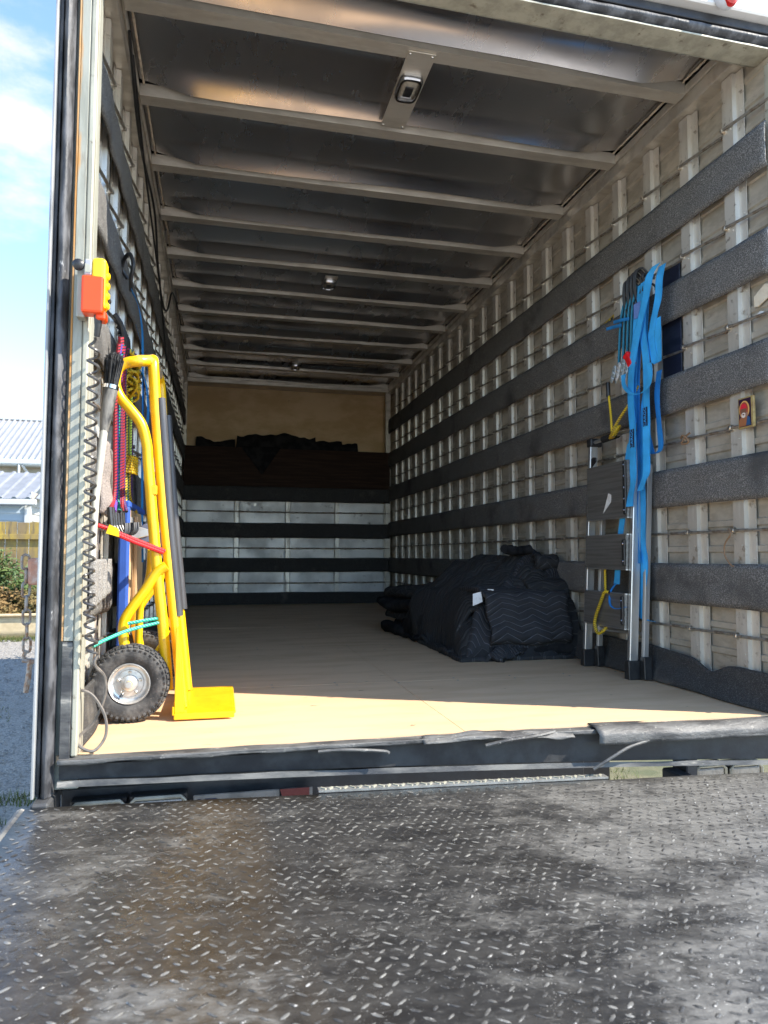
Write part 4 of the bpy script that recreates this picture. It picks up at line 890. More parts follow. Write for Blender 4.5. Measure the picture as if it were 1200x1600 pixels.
for i, (c, ya, yb, yc, yd, lab) in enumerate(CL):
    z0 = 1.19 + 0.24 * (ya - 2.49); zb = 0.727 + 0.055 * (yd - 2.44)
    pts = [(X0 + .01, ya - .012, 1.30 + .01 * i), (X0, ya, z0), (X0, yb, 0.955 + .13 * (yb - 2.52)), (X0, yc, 0.79 + .08 * (yc - 2.53)), (X0 + 0.008 * (i % 3), yd, zb)]
    hk = [(X0, yd, zb + 0.005), (X0 + .01, yd - 0.012, zb - 0.05), (X0 + .03, yd - 0.02, zb - 0.085), (X0 + .05, yd - .016, zb - 0.07), (X0 + .05, yd - .01, zb - 0.04)]
    t = cord('bungee_cord', lab, pts, 0.0068 if c != 'yellow' else 0.0078, BR[c], group='bungee cords hanging in a row on the left wall', hooks=[hk])
    obj('ferrule', MB().tube([(X0, yd, zb + 0.012), (X0 + .008, yd - 0.01, zb - 0.05)], [0.010, 0.008], 8), blackplastic, t, smooth=True)
YT = thing('rope_bundle', 'knotted yellow and black rope bundle under the hand truck handle', 'rope', (0.07, 2.8, 1.28))
P = []
for i in range(120):
    a = i * 0.62; P.append((0.075 + 0.02 * math.cos(a * 1.3), 2.80 + 0.055 * math.cos(a) + 0.02 * nz(i * .3), 1.33 - 0.0011 * i + 0.03 * math.sin(a * 0.7)))
obj('knot', MB().tube(P, 0.0058, 6), BR['yellow'], YT, smooth=True)
obj('rope_tail', MB().tube(spline([(0.07, 2.80, 1.2), (0.068, 2.82, 1.05), (0.068, 2.83, 0.93)], 6), 0.006, 6), BR['lime'], YT, smooth=True)
P = [(0.07 + 0.022 * math.cos(i * 0.7), 2.835 + 0.045 * math.sin(i * 0.7), 0.965 - 0.0011 * i) for i in range(64)]
obj('rope_wrap', MB().tube(P, 0.0055, 6), BR['yellow'], YT, smooth=True)
P = [(0.07, 2.46, 1.335), (0.055, 2.55, 1.33)]
BH = thing('hook_bundle', 'bunch of black bungee ends and hooks above the broom head', 'hooks', (0.05, 2.6, 1.33))
for i in range(5):
    y = 2.60 + i * 0.035; obj('hook', MB().tube(spline([(0.03, y, 1.44 - .01 * i), (0.055, y + .01, 1.40), (0.06, y + .03, 1.33), (0.055, y + .06, 1.26 + .012 * i)], 5), 0.009, 7), blackplastic, BH, smooth=True)
obj('red_ferrule', MB().tube([(0.06, 2.555, 1.345), (0.062, 2.56, 1.29)], 0.010, 8), BR['red'], BH, smooth=True)

# cords that tie the hand truck to the wall
t = cord('bungee_cord', 'taut bright red cord tying the hand truck to the wall', [(0.0, 2.50, 0.683), (0.03, 2.52, 0.672), (0.11, 2.58, 0.637), (0.205, 2.655, 0.598)], 0.0075, BR['brightred'], group='cords tying the hand truck')
obj('cord', MB().tube([(0.035, 2.52, 0.664), (0.11, 2.575, 0.628), (0.2, 2.65, 0.592)], 0.0072, 8), BR['brightred'], t, smooth=True)
obj('yellow_tab', MB().prism([(-0.02, -0.012), (0.022, -0.024), (0.02, 0.004), (-0.01, 0.018)], (0.047, 2.505, 0.668), (1, 0, 0), (0, 0, 1), (0, -0.003, 0)), yplastic, t)
resize(t, 0.949, (0.0293, 2.3725, 0.678))
t = cord('bungee_cord', 'green flecked cord tying the hand truck stays to the wall', [(0.0, 2.48, 0.283), (0.03, 2.52, 0.298), (0.10, 2.60, 0.322), (0.215, 2.66, 0.345)], 0.0062, BR['green'], group='cords tying the hand truck')
obj('cord', MB().tube([(0.09, 2.62, 0.342), (0.15, 2.63, 0.352), (0.215, 2.665, 0.358)], 0.006, 8), BR['green'], t, smooth=True)

resize(t, 0.949, (0.0293, 2.3535, 0.2985))

# broom standing bristles up
BRM = thing('broom', 'upside down broom with black bristles and pale handle on left wall', 'broom', (0.02, 2.4, 0.75))
d = Vector((0.040, 0.0, 0.40)).normalized()
obj('handle', MB().tube([(-0.006 + .02, 2.36, 0.55), (0.022, 2.37, 0.80), (0.040, 2.385, 1.02)], 0.0125, 10), mat('pale_handle', (0.48, 0.47, 0.41), (0.38, 0.365, 0.31), 20, 0.5), BRM, smooth=True)
obj('socket', MB().tube([(0.038, 2.385, 1.0), (0.045, 2.388, 1.06), (0.055, 2.39, 1.15)], [0.013, 0.019, 0.024], 12), mat('dusty_socket', (0.03, 0.03, 0.03), (0.2, 0.19, 0.17), 30, 0.6, stretch=(1, 1, .3)), BRM, smooth=True)
obj('band', MB().tube([(0.0545, 2.39, 1.145), (0.056, 2.39, 1.157)], 0.026, 14), chrome, BRM, smooth=True)
bs = MB()
for i in range(900):
    a = random.random() * 6.283; r = math.sqrt(random.random()); x = 0.056 + 0.02 * r * math.cos(a); y = 2.39 + 0.022 * r * math.sin(a)
    fx_ = 0.066 + (0.026 * r * math.cos(a) + random.gauss(0, .004)); fy = 2.39 + 0.036 * r * math.sin(a); L_ = random.uniform(0.85, 1.04); z1 = 1.15 + 0.115 * L_ - 0.02 * r * r
    k = len(bs.v); w = 0.0011; q = random.random() * 6.28
    bs.v += [(x - w * math.cos(q), y - w * math.sin(q), 1.15), (x + w * math.cos(q), y + w * math.sin(q), 1.15), (fx_ + w * math.cos(q), fy + w * math.sin(q), z1), (fx_ - w * math.cos(q), fy - w * math.sin(q), z1)]
    bs.face((k, k + 1, k + 2, k + 3))
bs.lathe((0.056, 2.39, 1.15), (0.1, 0, 1), [(0.018, 0.0), (0.020, 0.05), (0.021, 0.085), (0.0, 0.092)], 14)
tag(obj('bristles', bs, bristle, BRM), kind='stuff')

resize(BRM, 1.0, (0.02, 2.4, 0.727))
# blue straps on the left wall
def strap(name, label, pts, w, m, wd=(0, 1, 0), group=None, n=6, th=0.0016, loc=None):
    t = thing(name, label, 'strap', tuple(pts[0]), group)
    obj('webbing', MB().ribbon(spline(pts, n), w, wd), m, t, solid=th)
    return t
t = strap('tie_strap', 'blue strap on black hook high on left wall above hand truck', [(0.055, 2.84, 1.62), (0.07, 2.89, 1.595), (0.075, 2.98, 1.57), (0.075, 3.08, 1.51), (0.07, 3.15, 1.42), (0.072, 3.18, 1.30), (0.07, 3.22, 1.06), (0.07, 3.27, 0.80), (0.07, 3.34, 0.55)], 0.075, bluestrap2, group='blue straps on the left wall')
obj('hook', MB().tube(spline([(0.055, 2.83, 1.615), (0.06, 2.78, 1.64), (0.07, 2.755, 1.69), (0.055, 2.77, 1.735), (0.03, 2.81, 1.73), (0.02, 2.835, 1.70), (0.04, 2.845, 1.665)], 5), 0.0075, 8), blackplastic, t, smooth=True)
strap('tie_strap', 'slack bundle of blue webbing hanging behind the hand truck uprights', [(0.04, 3.0, 1.33), (0.07, 3.1, 1.36), (0.085, 3.19, 1.32), (0.09, 3.23, 1.2), (0.075, 3.27, 1.12), (0.085, 3.33, 1.0), (0.08, 3.38, 0.9), (0.085, 3.42, 0.7), (0.08, 3.5, 0.45)], 0.085, bluestrap2, group='blue straps on the left wall')
strap('tie_strap', 'thin blue strap end trailing toward a far rod on left wall', [(0.05, 3.05, 1.55), (0.06, 3.25, 1.50), (0.06, 3.42, 1.47), (0.055, 3.5, 1.42)], 0.02, bluestrap2, group='blue straps on the left wall')

# furniture dolly standing on its side against the left wall
FD = thing('furniture_dolly', 'blue edged wooden furniture dolly standing on end against left wall', 'dolly', (0.06, 3.0, 0))
obj('deck', MB().box(0.045, 0.07, 2.80, 3.35, 0.03, 0.76), woodm, FD, bevel=0.003)
obj('blue_edge', MB().box(0.040, 0.078, 2.765, 2.798, 0.03, 0.765), bluep, FD, bevel=0.008, seg=2)
obj('blue_edge', MB().box(0.040, 0.075, 2.80, 3.35, 0.762, 0.79), bluep, FD, bevel=0.006)
def caster(y, z):
    p = obj('caster', MB().box(0.0705, 0.076, y - 0.045, y + 0.045, z - 0.05, z + 0.05).prism([(0.076, -0.03), (0.14, -0.012), (0.14, 0.012), (0.076, 0.03)], (0, y - .022, z - .01), (1, 0, 0), (0, 0, 1), (0, 0.004, 0)).prism([(0.076, -0.03), (0.14, -0.012), (0.14, 0.012), (0.076, 0.03)], (0, y + .018, z - .01), (1, 0, 0), (0, 0, 1), (0, 0.004, 0)), rimm, FD, bevel=0.002)
    obj('caster_wheel', MB().lathe((0.135, y, z - 0.012), (0, 1, 0), [(0.0, -0.016), (0.034, -0.016), (0.038, -0.01), (0.038, 0.01), (0.034, 0.016), (0.0, 0.016)], 20), mat('blue_grey_wheel', (0.13, 0.14, 0.19), None, rough=0.5), p, smooth=True)
for y, z_ in ((2.88, 0.68), (3.25, 0.66), (2.88, 0.1), (3.25, 0.1)): caster(y, z_)
obj('cross_batten', MB().box(0.0705, 0.085, 2.98, 3.03, 0.05, 0.74), woodm, FD, bevel=0.003)

# felt pads hung over a rod
FP = thing('felt_pad', 'folded pale grey felt pad lit by sun beside the coiled cable', 'felt pad', (0.03, 2.45, 0.42))
for i in range(4):
    y0_ = 2.285 + 0.075 * i
    obj('fold', MB().grid(6, 14, lambda u, v: (0.024 + 0.018 * math.sin(math.pi * min(1, max(0, u))) ** 0.35 * min(1.0, v * 8 + 0.25) + 0.002 * i, y0_ + 0.064 * u + 0.005 * nz(v * 2.5, i) * (1 - v), 0.415 + 0.155 * v + 0.010 * i * (1 - v))), felt_pale, FP, smooth=True, solid=0.006)
FQ = thing('felt_pad', 'torn pinkish grey felt flap curling off the left wall by broom handle', 'felt pad', (0.03, 2.5, 0.8))
obj('flap', MB().grid(8, 20, lambda u, v: (0.02 + 0.03 * math.sin(3.0 * u) * (1 - 0.3 * v) + 0.01 * nz(v * 3), 2.42 + (0.16 - 0.03 * v) * u + 0.03 * (1 - v), 0.72 + 0.24 * v - 0.03 * u * (1 - v) + 0.01 * nz(u * 5, v * 2))), mat('pinkish_felt', (0.30, 0.255, 0.225), (0.18, 0.155, 0.14), 200, 0.95, bump=.5, bscale=120), FQ, smooth=True, solid=0.006)

# ------------------------------------------------------------------ step ladder (folded) against the right wall
LD = thing('step_ladder', 'folded aluminium platform step ladder leaning against right wall', 'ladder', (2.25, 3.05, 0.03))
ladder_dull = mat('dull_ladder_leg', (0.40, 0.39, 0.37), (0.30, 0.29, 0.275), 14, 0.5, metal=0.6, stretch=(1, 1, 0.1))
def lx(z): return 2.203 + 0.055 * z / 1.165
def rail(y, name, dx, z0, z1, w, d_, m=ladderm):
    mb = MB(); n0 = 0
    for z_ in (z0, z1):
        x = lx(z_) + dx
        mb.v += [(x, y - w / 2, z_), (x + d_, y - w / 2, z_), (x + d_, y + w / 2, z_), (x, y + w / 2, z_)]
    for f in ((0, 1, 2, 3), (7, 6, 5, 4), (0, 4, 5, 1), (1, 5, 6, 2), (2, 6, 7, 3), (3, 7, 4, 0)): mb.face(f)
    return obj(name, mb, m, LD, bevel=0.003)
YA, YBK = 3.242, 2.846
rail(YA, 'front_rail', 0, 0.065, 1.155, 0.026, 0.042); rail(YBK, 'front_rail', 0, 0.065, 1.165, 0.026, 0.042)
rail(YA - 0.045, 'rear_leg', 0.048, 0.09, 1.0, 0.022, 0.026, ladder_dull); rail(YBK - 0.034, 'rear_leg', 0.048, 0.09, 1.0, 0.022, 0.026, ladder_dull)
for (y, dx, z1) in ((YA, -0.004, 0.085), (YBK, -0.004, 0.085)):
    obj('rubber_foot', MB().prism([(-0.022, 0), (0.022, 0), (0.017, z1), (-0.017, z1)], (lx(0) + dx, y, 0.03), (0, 1, 0), (0, 0, 1), (0.064, 0, 0)), blackplastic, LD, bevel=0.003)
for y in (YA - 0.045, YBK - 0.042): obj('rubber_foot', MB().prism([(-0.02, 0.005), (0.02, 0.005), (0.015, 0.105), (-0.015, 0.105)], (lx(0) + 0.048, y, 0.03), (0, 1, 0), (0, 0, 1), (0.038, 0, 0)), blackplastic, LD, bevel=0.003)
for y, z_ in ((YA, 1.168), (YBK, 1.178)): obj('end_cap', MB().box(lx(z_) - 0.006, lx(z_) + 0.06, y - 0.022, y + 0.022, z_ - 0.025, z_ + 0.018), blackplastic, LD, bevel=0.006, seg=2)
obj('handle_bar', MB().tube([(lx(1.16) + .02, YA, 1.165), (lx(1.16) + .02, YBK, 1.175)], 0.009, 10), ladderm, LD, smooth=True)
obj('foam_grip', MB().tube([(lx(1.16) + .02, YA - 0.10, 1.167), (lx(1.16) + .02, YBK + 0.17, 1.171)], 0.017, 12), mat('foam', (0.012, 0.012, 0.012), None, rough=0.9), LD, smooth=True)
def plate(name, z0, z1, m, thick=0.02, dx=-0.012):
    n = 12; mb = MB()
    for i in range(n):                                     # ribbed tread: fine horizontal grooves
        a = z0 + (z1 - z0) * i / n; b = z0 + (z1 - z0) * (i + 0.86) / n
        mb.box(lx(a) + dx - (0.0015 if i % 3 == 0 else 0), lx(a) + dx + thick, YBK + 0.017, YA - 0.017, a, b)
    mb.box(lx(z0) + dx + 0.003, lx(z0) + dx + thick - 0.002, YBK + 0.019, YA - 0.019, z0 + .002, z1 - .002)
    return obj(name, mb, m, LD)
plate('platform', 0.765, 1.03, treadm); plate('tread', 0.525, 0.685, treadm); plate('tread', 0.255, 0.412, treadm)
for z_ in (0.765, 0.525, 0.255, 0.687, 0.414): obj('step_edge', MB().box(lx(z_) - 0.014, lx(z_) + 0.01, YBK + 0.016, YA - 0.016, z_ - 0.006, z_ - 0.001), ladderm, LD)
for (z0, z1, nr) in ((0.775, 1.025, 5), (0.54, 0.66, 2), (0.27, 0.40, 2)):
    hg = obj('hinge_strip', MB().box(lx(z0) - 0.02, lx(z0) - 0.0125, YBK + 0.018, YBK + 0.042, z0, z1), blackplastic, LD, bevel=0.004)
    for q in range(nr): obj('rivet', MB().lathe((lx(z0) - 0.0205, YBK + 0.03, z0 + 0.02 + (z1 - z0 - 0.04) * q / max(1, nr - 1)), (-1, 0, 0), [(0.005, 0), (0.003, 0.003), (0, 0.003)], 8), chrome, hg)
obj('latch', MB().prism([(0, 0), (0.05, 0.03), (0.05, 0.05), (0.02, 0.055), (0, 0.05)], (lx(1.05), YA - 0.02, 1.03), (0, -1, 0), (0, 0, 1), (0.006, 0, 0)), blackplastic, LD, bevel=0.003)
obj('sticker', MB().prism([(0, 0), (0.04, 0.015), (0.035, 0.05), (0.005, 0.055)], (lx(0.95) - 0.0145, 3.02, 0.955), (0, -1, 0), (0, 0, 1), (0.0008, 0, 0)), tagm, LD)
obj('sticker', MB().prism([(0, 0), (0.07, 0.05), (0.075, 0.085), (0.05, 0.095)], (lx(0.82) - 0.0145, 3.07, 0.79), (0, -1, 0), (0, 0, 1), (0.0008, 0, 0)), tagm, LD)
obj('spreader', MB().tube([(lx(.2) + .06, YA - .05, 0.22), (lx(.2) + .06, YBK - .03, 0.235)], 0.009, 8), ladderm, LD)

XX = 2.245
t = cord('bungee_cord', 'yellow black flecked cord knotted over the ladder handle', [(XX, 3.034, 1.40), (XX, 3.03, 1.36), (XX - .004, 3.012, 1.29), (XX - .012, 2.99, 1.20), (XX - .016, 2.985, 1.18), (XX - .012, 2.975, 1.19), (XX, 2.925, 1.245), (XX + .01, 2.86, 1.30), (XX + .015, 2.80, 1.36)], 0.0062, BR['yellow'])
obj('grip', MB().tube([(XX, 3.035, 1.36), (XX, 3.036, 1.43)], 0.0105, 10), blackplastic, t, smooth=True)
P = [(XX - 0.008 + 0.02 * math.cos(i * .55), 2.985 + 0.028 * math.sin(i * .55 + .4) - 0.0008 * i, 1.175 + 0.026 * math.cos(i * .55 + 1)) for i in range(40)]
obj('knot', MB().tube(P, 0.0062, 6), BR['yellow'], t, smooth=True)
t = cord('bungee_cord', 'yellow black flecked cord looped round the lowest ladder tread', [(lx(.4) + .01, 3.07, 0.533), (lx(.4) + .012, 3.072, 0.45), (lx(.4) + .012, 3.071, 0.409)], 0.006, BR['yellow'])
obj('cord', MB().tube(spline([(lx(.4) - .02, 2.985, 0.413), (lx(.4) - .03, 3.01, 0.411), (lx(.4) - .03, 3.035, 0.378), (lx(.3) - .03, 3.08, 0.30), (lx(.3) - .03, 3.095, 0.252), (lx(.2) - .025, 3.068, 0.213), (lx(.2) - .015, 3.04, 0.225), (lx(.2), 3.03, 0.245)], 5), 0.0075, 8), BR['yellow'], t, smooth=True)

# ------------------------------------------------------------------ blue straps and ratchets on the right wall
SW = 0.050
def rs_(name, label, yz, x=2.27, w=SW, m=bluestrap, wave=0.006, seed=0, group='blue straps hung in a bunch on the right wall', hook=True):
    pts = [(x + wave * nz(i * 1.7, seed), y, z) for i, (y, z) in enumerate(yz)]
    t = thing('lashing_strap', label, 'strap', pts[0], group)
    sp_ = spline(pts, 9); wds = [Vector((0.22 * nz(i * 0.09, seed * 3.3), 1, 0.0)) for i in range(len(sp_))]
    obj('webbing', MB().ribbon(sp_, w, wds), m, t, solid=0.0018)
    if hook:
        y, z = yz[0]
        obj('hook', MB().tube(spline([(x, y + .01, z - .04), (x + .005, y + .005, z), (x - .005, y, z + .028), (x + .02, y - .004, z + .042), (x + .045, y - .004, z + .03), (x + .05, y, z + .015)], 5), 0.005, 7), blackplastic, t, smooth=True)
    return t
s1 = rs_('s', 'blue strap with stitched pale sleeve, its loop lowest before the ladder', [(2.744, 1.81), (2.767, 1.714), (2.783, 1.66), (2.803, 1.532), (2.823, 1.374), (2.836, 1.138), (2.865, 1.083), (2.891, 0.928), (2.916, 0.81), (2.95, 0.673), (2.977, 0.529), (2.995, 0.45)], 2.245, seed=1)
obj('tail_loop', MB().ribbon(spline([(2.245, 2.995, 0.452), (2.22, 3.002, 0.416), (2.19, 2.961, 0.361), (2.19, 2.909, 0.341), (2.21, 2.857, 0.353)], 6), 0.012, (1, 0, 0)), bluestrap2, s1, smooth=True, solid=0.0018)
obj('stitched_sleeve', MB().box(2.238, 2.252, 2.742, 2.80, 1.665, 1.735), sleevepatch, s1, bevel=0.003)
def label_on(t, x, y, z):
    o = obj('woven_label', MB().box(x - 0.0035, x - 0.002, y - 0.0165, y + 0.0165, z - 0.042, z + 0.042), navy, t, bevel=0.0008)
    f = bpy.data.curves.new('label_text', 'FONT'); f.body = 'CARGO'; f.size = 0.0255; f.align_x = 'CENTER'; f.align_y = 'CENTER'; f.extrude = 0.0003; f.materials.append(label_blue)
    text_mesh(t, f, Matrix(((0, 0, -1, x - 0.004), (0, 1, 0, y), (1, 0, 0, z), (0, 0, 0, 1))))
s2 = rs_('s', 'blue strap crossing diagonally down to a printed label, lower of the two labels', [(2.598, 1.839), (2.649, 1.811), (2.674, 1.74), (2.715, 1.652), (2.752, 1.576), (2.785, 1.477), (2.808, 1.376), (2.807, 1.251), (2.796, 1.132), (2.801, 0.995), (2.803, 0.922), (2.826, 0.851), (2.832, 0.808)], 2.222, seed=2, wave=0.003, hook=False)
label_on(s2, 2.220, 2.797, 1.115)
rs_('s', 'blue strap doubled into a short loop beside dark cladding', [(2.598, 1.839), (2.618, 1.784), (2.634, 1.705), (2.66, 1.636), (2.675, 1.59), (2.686, 1.556), (2.678, 1.496), (2.662, 1.44), (2.648, 1.425), (2.640, 1.445), (2.639, 1.556), (2.642, 1.62)], 2.250, seed=3, hook=False)
s4 = rs_('s', 'blue strap with the higher printed label, cut end curling out', [(2.715, 1.81), (2.723, 1.713), (2.732, 1.585), (2.712, 1.463), (2.712, 1.347), (2.716, 1.233), (2.721, 1.062), (2.725, 0.957), (2.75, 0.917), (2.776, 0.876)], 2.238, seed=4, wave=0.003)
label_on(s4, 2.2355, 2.718, 1.20)
s5 = rs_('s', 'longest blue strap, its end touching the lowest wall rod', [(2.755, 1.78), (2.77, 1.6), (2.765, 1.361), (2.787, 1.247), (2.821, 0.997), (2.811, 0.841), (2.818, 0.641), (2.81, 0.578), (2.818, 0.485), (2.836, 0.401), (2.838, 0.332), (2.822, 0.30), (2.755, 0.296)], 2.275, seed=5)
rs_('s', 'blue strap making a small side loop between the two labels', [(2.68, 1.40), (2.70, 1.30), (2.69, 1.171), (2.682, 1.07), (2.70, 1.042), (2.741, 1.045), (2.772, 1.116), (2.79, 1.2)], 2.282, w=0.038, m=bluestrap2, seed=6, hook=False)
rs_('s', 'blue strap tied round the bunch in a sagging ring', [(2.849, 1.42), (2.846, 1.37), (2.795, 1.322), (2.723, 1.303), (2.666, 1.318), (2.646, 1.363), (2.649, 1.42)], 2.212, w=0.03, seed=7, hook=False, wave=0.002)
rs_('s', 'plain blue strap running straight down just behind the ladder rail', [(2.79, 1.79), (2.80, 1.6), (2.815, 1.4), (2.827, 1.255), (2.831, 1.146), (2.841, 1.0), (2.852, 0.815), (2.857, 0.668), (2.83, 0.55)], 2.262, m=bluestrap2, seed=8)

def ratchet(label, y, z, dy, top_y, top_z, m, lever=None, big=1.0, seed=0):
    x = 2.25; t = thing('ratchet_strap', label, 'ratchet strap', (x, top_y, top_z), 'ratchet tie downs hung beside the blue straps')
    obj('webbing', MB().ribbon(spline([(x, top_y, top_z), (x - .004, (top_y + y) / 2 + .005, (top_z + z) / 2 + .05), (x, y, z)], 8), 0.016, (1, .3, 0)), mat('teal_webbing', (0.03, 0.22, 0.34), None, rough=0.8) if seed == 0 else bpy.data.materials['teal_webbing'], t, smooth=True, solid=0.004)
    for k in (0, 1): obj('hook', MB().tube(spline([(x + .01 * k, top_y - .01 + .02 * k, top_z - 0.10), (x - .01, top_y + 0.006 - .01 * k, top_z - 0.03), (x - 0.012, top_y - .012 * k, top_z + 0.055), (x + 0.015, top_y - .02 * k, top_z + 0.075), (x + 0.045, top_y - .02 * k, top_z + 0.05)], 5), 0.005, 7), blackplastic, t, smooth=True)
    a = math.atan2(dy, 0.09); e = Vector((0, math.sin(a), -math.cos(a))); q = Vector((0, math.cos(a), math.sin(a)))
    poly = []
    for i in range(18):
        b = 2 * math.pi * i / 18; poly.append((0.017 * big * math.cos(b), 0.049 * big * math.copysign(abs(math.sin(b)) ** 0.8, math.sin(b)) - 0.049))
    for s_ in (0.0, 0.022): obj('ratchet_cheek', MB().prism([(p0, -p1) for p0, p1 in poly], (x - 0.02 + s_, y, z), q, e, (0.003, 0, 0)), m, t, bevel=0.001)
    for h in (0.02, 0.05, 0.078): obj('spindle', MB().lathe(Vector((x - 0.022, y, z)) + e * h * big, (1, 0, 0), [(0.0065, -0.004), (0.0065, 0.03)], 10), rimm, t)
    if lever:
        M_ = Matrix.Translation(lever) @ Matrix.Rotation(R(-28), 4, 'X')
        obj('lever', MB().box(-0.02, 0.012, -0.016, 0.016, -0.035, 0.03, 0, M_).box(-0.024, 0.016, -0.02, 0.02, 0.016, 0.034, 0, M_), redplastic, t, bevel=0.004)
    return t
ratchet('silver ratchet strap hanging farthest from the blue straps', 2.945, 1.497, 0.045, 2.872, 1.80, ratchetm, big=0.9)
ratchet('white ratchet strap between two silver ratchets', 2.908, 1.50, 0.035, 2.842, 1.81, ratchetw, big=0.92, seed=1)
ratchet('largest silver ratchet strap, next to the red lever', 2.876, 1.502, 0.03, 2.812, 1.815, ratchetm, big=1.05, seed=2)
ratchet('silver ratchet strap with a red lever beside blue strap', 2.845, 1.505, 0.02, 2.785, 1.82, ratchetm, lever=(2.235, 2.823, 1.485), big=0.85, seed=3)
t = thing('lashing_strap', 'short blue strap ends folded flat across the ratchet webbings', 'strap', (2.24, 2.92, 1.68), 'blue straps hung in a bunch on the right wall')
obj('webbing', MB().ribbon([(2.232, 3.02, 1.690), (2.228, 2.95, 1.678), (2.232, 2.89, 1.668)], 0.016, (0, 0.1, 1)), bluestrap2, t, solid=0.002)
obj('webbing', MB().ribbon([(2.228, 2.95, 1.70), (2.224, 2.88, 1.688), (2.228, 2.82, 1.675)], 0.016, (0, 0.1, 1)), bluestrap2, t, solid=0.002)

# ------------------------------------------------------------------ small flat things on the right wall
PC = thing('picture_card', 'small framed picture of bearded figure in red head cloth on wall', 'picture', (2.33, 2.23, 1.07))
def disc(cx, cz, rx, rz, n=20, a0=0, a1=360): return [(cx + rx * math.cos(R(a0 + (a1 - a0) * i / n)), cz + rz * math.sin(R(a0 + (a1 - a0) * i / n))) for i in range(n + (a1 - a0 != 360))]
def onw(name, poly, m, layer, th=0.0006):
    # local (a, b): a runs from the picture's far (+Y) side towards the near side, b upward
    return obj(name, MB().prism([(-a, b) for a, b in poly], (2.3345 - 0.0007 * layer, 2.27, 1.072), (0, 1, 0), (0, 0, 1), (th, 0, 0)), m, PC)
P_ = lambda n, c: mat(n, c, None, rough=0.35)
obj('backing', MB().box(2.335, 2.345, 2.192, 2.272, 1.068, 1.186), mat('gilt_frame', (0.42, 0.32, 0.12), (0.3, 0.2, 0.08), 50, 0.5), PC, bevel=0.002)
onw('print', [(0.004, 0.002), (0.066, 0.002), (0.066, 0.108), (0.004, 0.108)], P_('print_dark', (0.035, 0.012, 0.035)), 1)
onw('halo', disc(0.033, 0.066, 0.026, 0.034), P_('print_halo', (0.75, 0.42, 0.12)), 2)
onw('halo_inner', disc(0.032, 0.066, 0.021, 0.029), P_('print_halo_inner', (0.42, 0.08, 0.05)), 3)
onw('robe', [(0.005, 0.004), (0.064, 0.004), (0.062, 0.03), (0.05, 0.042), (0.02, 0.042), (0.008, 0.03)], P_('print_robe', (0.36, 0.14, 0.06)), 3.5)
onw('sleeve', [(0.042, 0.004), (0.065, 0.004), (0.062, 0.034), (0.05, 0.04)], P_('print_sleeve', (0.03, 0.09, 0.20)), 4.2)
onw('face', disc(0.031, 0.058, 0.014, 0.02), P_('print_face', (0.22, 0.10, 0.06)), 4.5)
onw('beard', disc(0.031, 0.045, 0.011, 0.010), P_('print_beard', (0.75, 0.68, 0.6)), 5.2)
onw('mouth', disc(0.031, 0.0475, 0.005, 0.003), P_('print_mouth', (0.2, 0.06, 0.05)), 5.9)
onw('head_cloth', disc(0.031, 0.070, 0.0165, 0.019, 16, 0, 180), P_('print_red', (0.70, 0.03, 0.05)), 5.4)
onw('hand', disc(0.047, 0.045, 0.006, 0.010), P_('print_hand', (0.35, 0.2, 0.14)), 6.2)
WC = obj('paper_scrap', MB().prism([(0, 0.0), (0.055, 0.03), (0.085, 0.022), (0.085, -0.02), (0.02, -0.045), (0.0, -0.04)], (2.362, 2.205, 1.565), (0, -1, 0), (0, 0, 1), (0.006, 0, 0)), paper, bevel=0.001)
tag(WC, 'torn tan paper scrap stuck high on cladding by door', 'paper scrap')
WD = obj('paper_scrap', MB().prism([(0, 0.0), (0.02, 0.012), (0.035, 0.008), (0.03, -0.006), (0.012, -0.004)], (2.366, 2.20, 1.49), (0, -1, 0), (0, 0, 1), (0.006, 0, 0)), tagm)
tag(WD, 'tiny white paper fleck below the tan scrap', 'paper scrap')
YS = thing('warning_sticker', 'small yellow and black sticker on right wall beside ratchet hooks', 'sticker', (2.36, 3.22, 1.80))
obj('sticker_sheet', MB().prism([(0, 0), (0.14, 0.03), (0.14, 0.055), (0, 0.025)], (2.366, 3.30, 1.775), (0, -1, 0), (0, 0, 1), (0.003, 0, 0)), mat('sticker_yellow', (0.55, 0.38, 0.03), None, rough=0.6), YS)
for q in (0.02, 0.06, 0.1): obj('sticker_mark', MB().prism([(0, 0), (0.022, 0.005), (0.022, 0.017), (0, 0.012)], (2.3655, 3.30 - q, 1.782 + q * .2), (0, -1, 0), (0, 0, 1), (0.0004, 0, 0)), navy, YS)
TW = thing('wire_twist', 'brown wire twisted on the bolt beside the lower straps', 'wire', (2.33, 2.59, 1.08))
obj('wire', MB().tube(spline([(2.325, 2.60, 1.085), (2.31, 2.57, 1.095), (2.315, 2.545, 1.075), (2.32, 2.55, 1.06), (2.315, 2.585, 1.062), (2.318, 2.56, 1.088), (2.32, 2.535, 1.10)], 6), 0.004, 6), mat('brown_wire', (0.25, 0.15, 0.08), None, rough=0.7), TW, smooth=True)
TW2 = thing('wire_twist', 'brown wire dangling from a bolt above lowest felt strip', 'wire', (2.33, 2.32, 0.68))
obj('wire', MB().tube(spline([(2.325, 2.33, 0.69), (2.315, 2.305, 0.67), (2.32, 2.345, 0.63), (2.32, 2.345, 0.585), (2.322, 2.315, 0.55), (2.32, 2.30, 0.548)], 6), 0.003, 6), bpy.data.materials['brown_wire'], TW2, smooth=True)

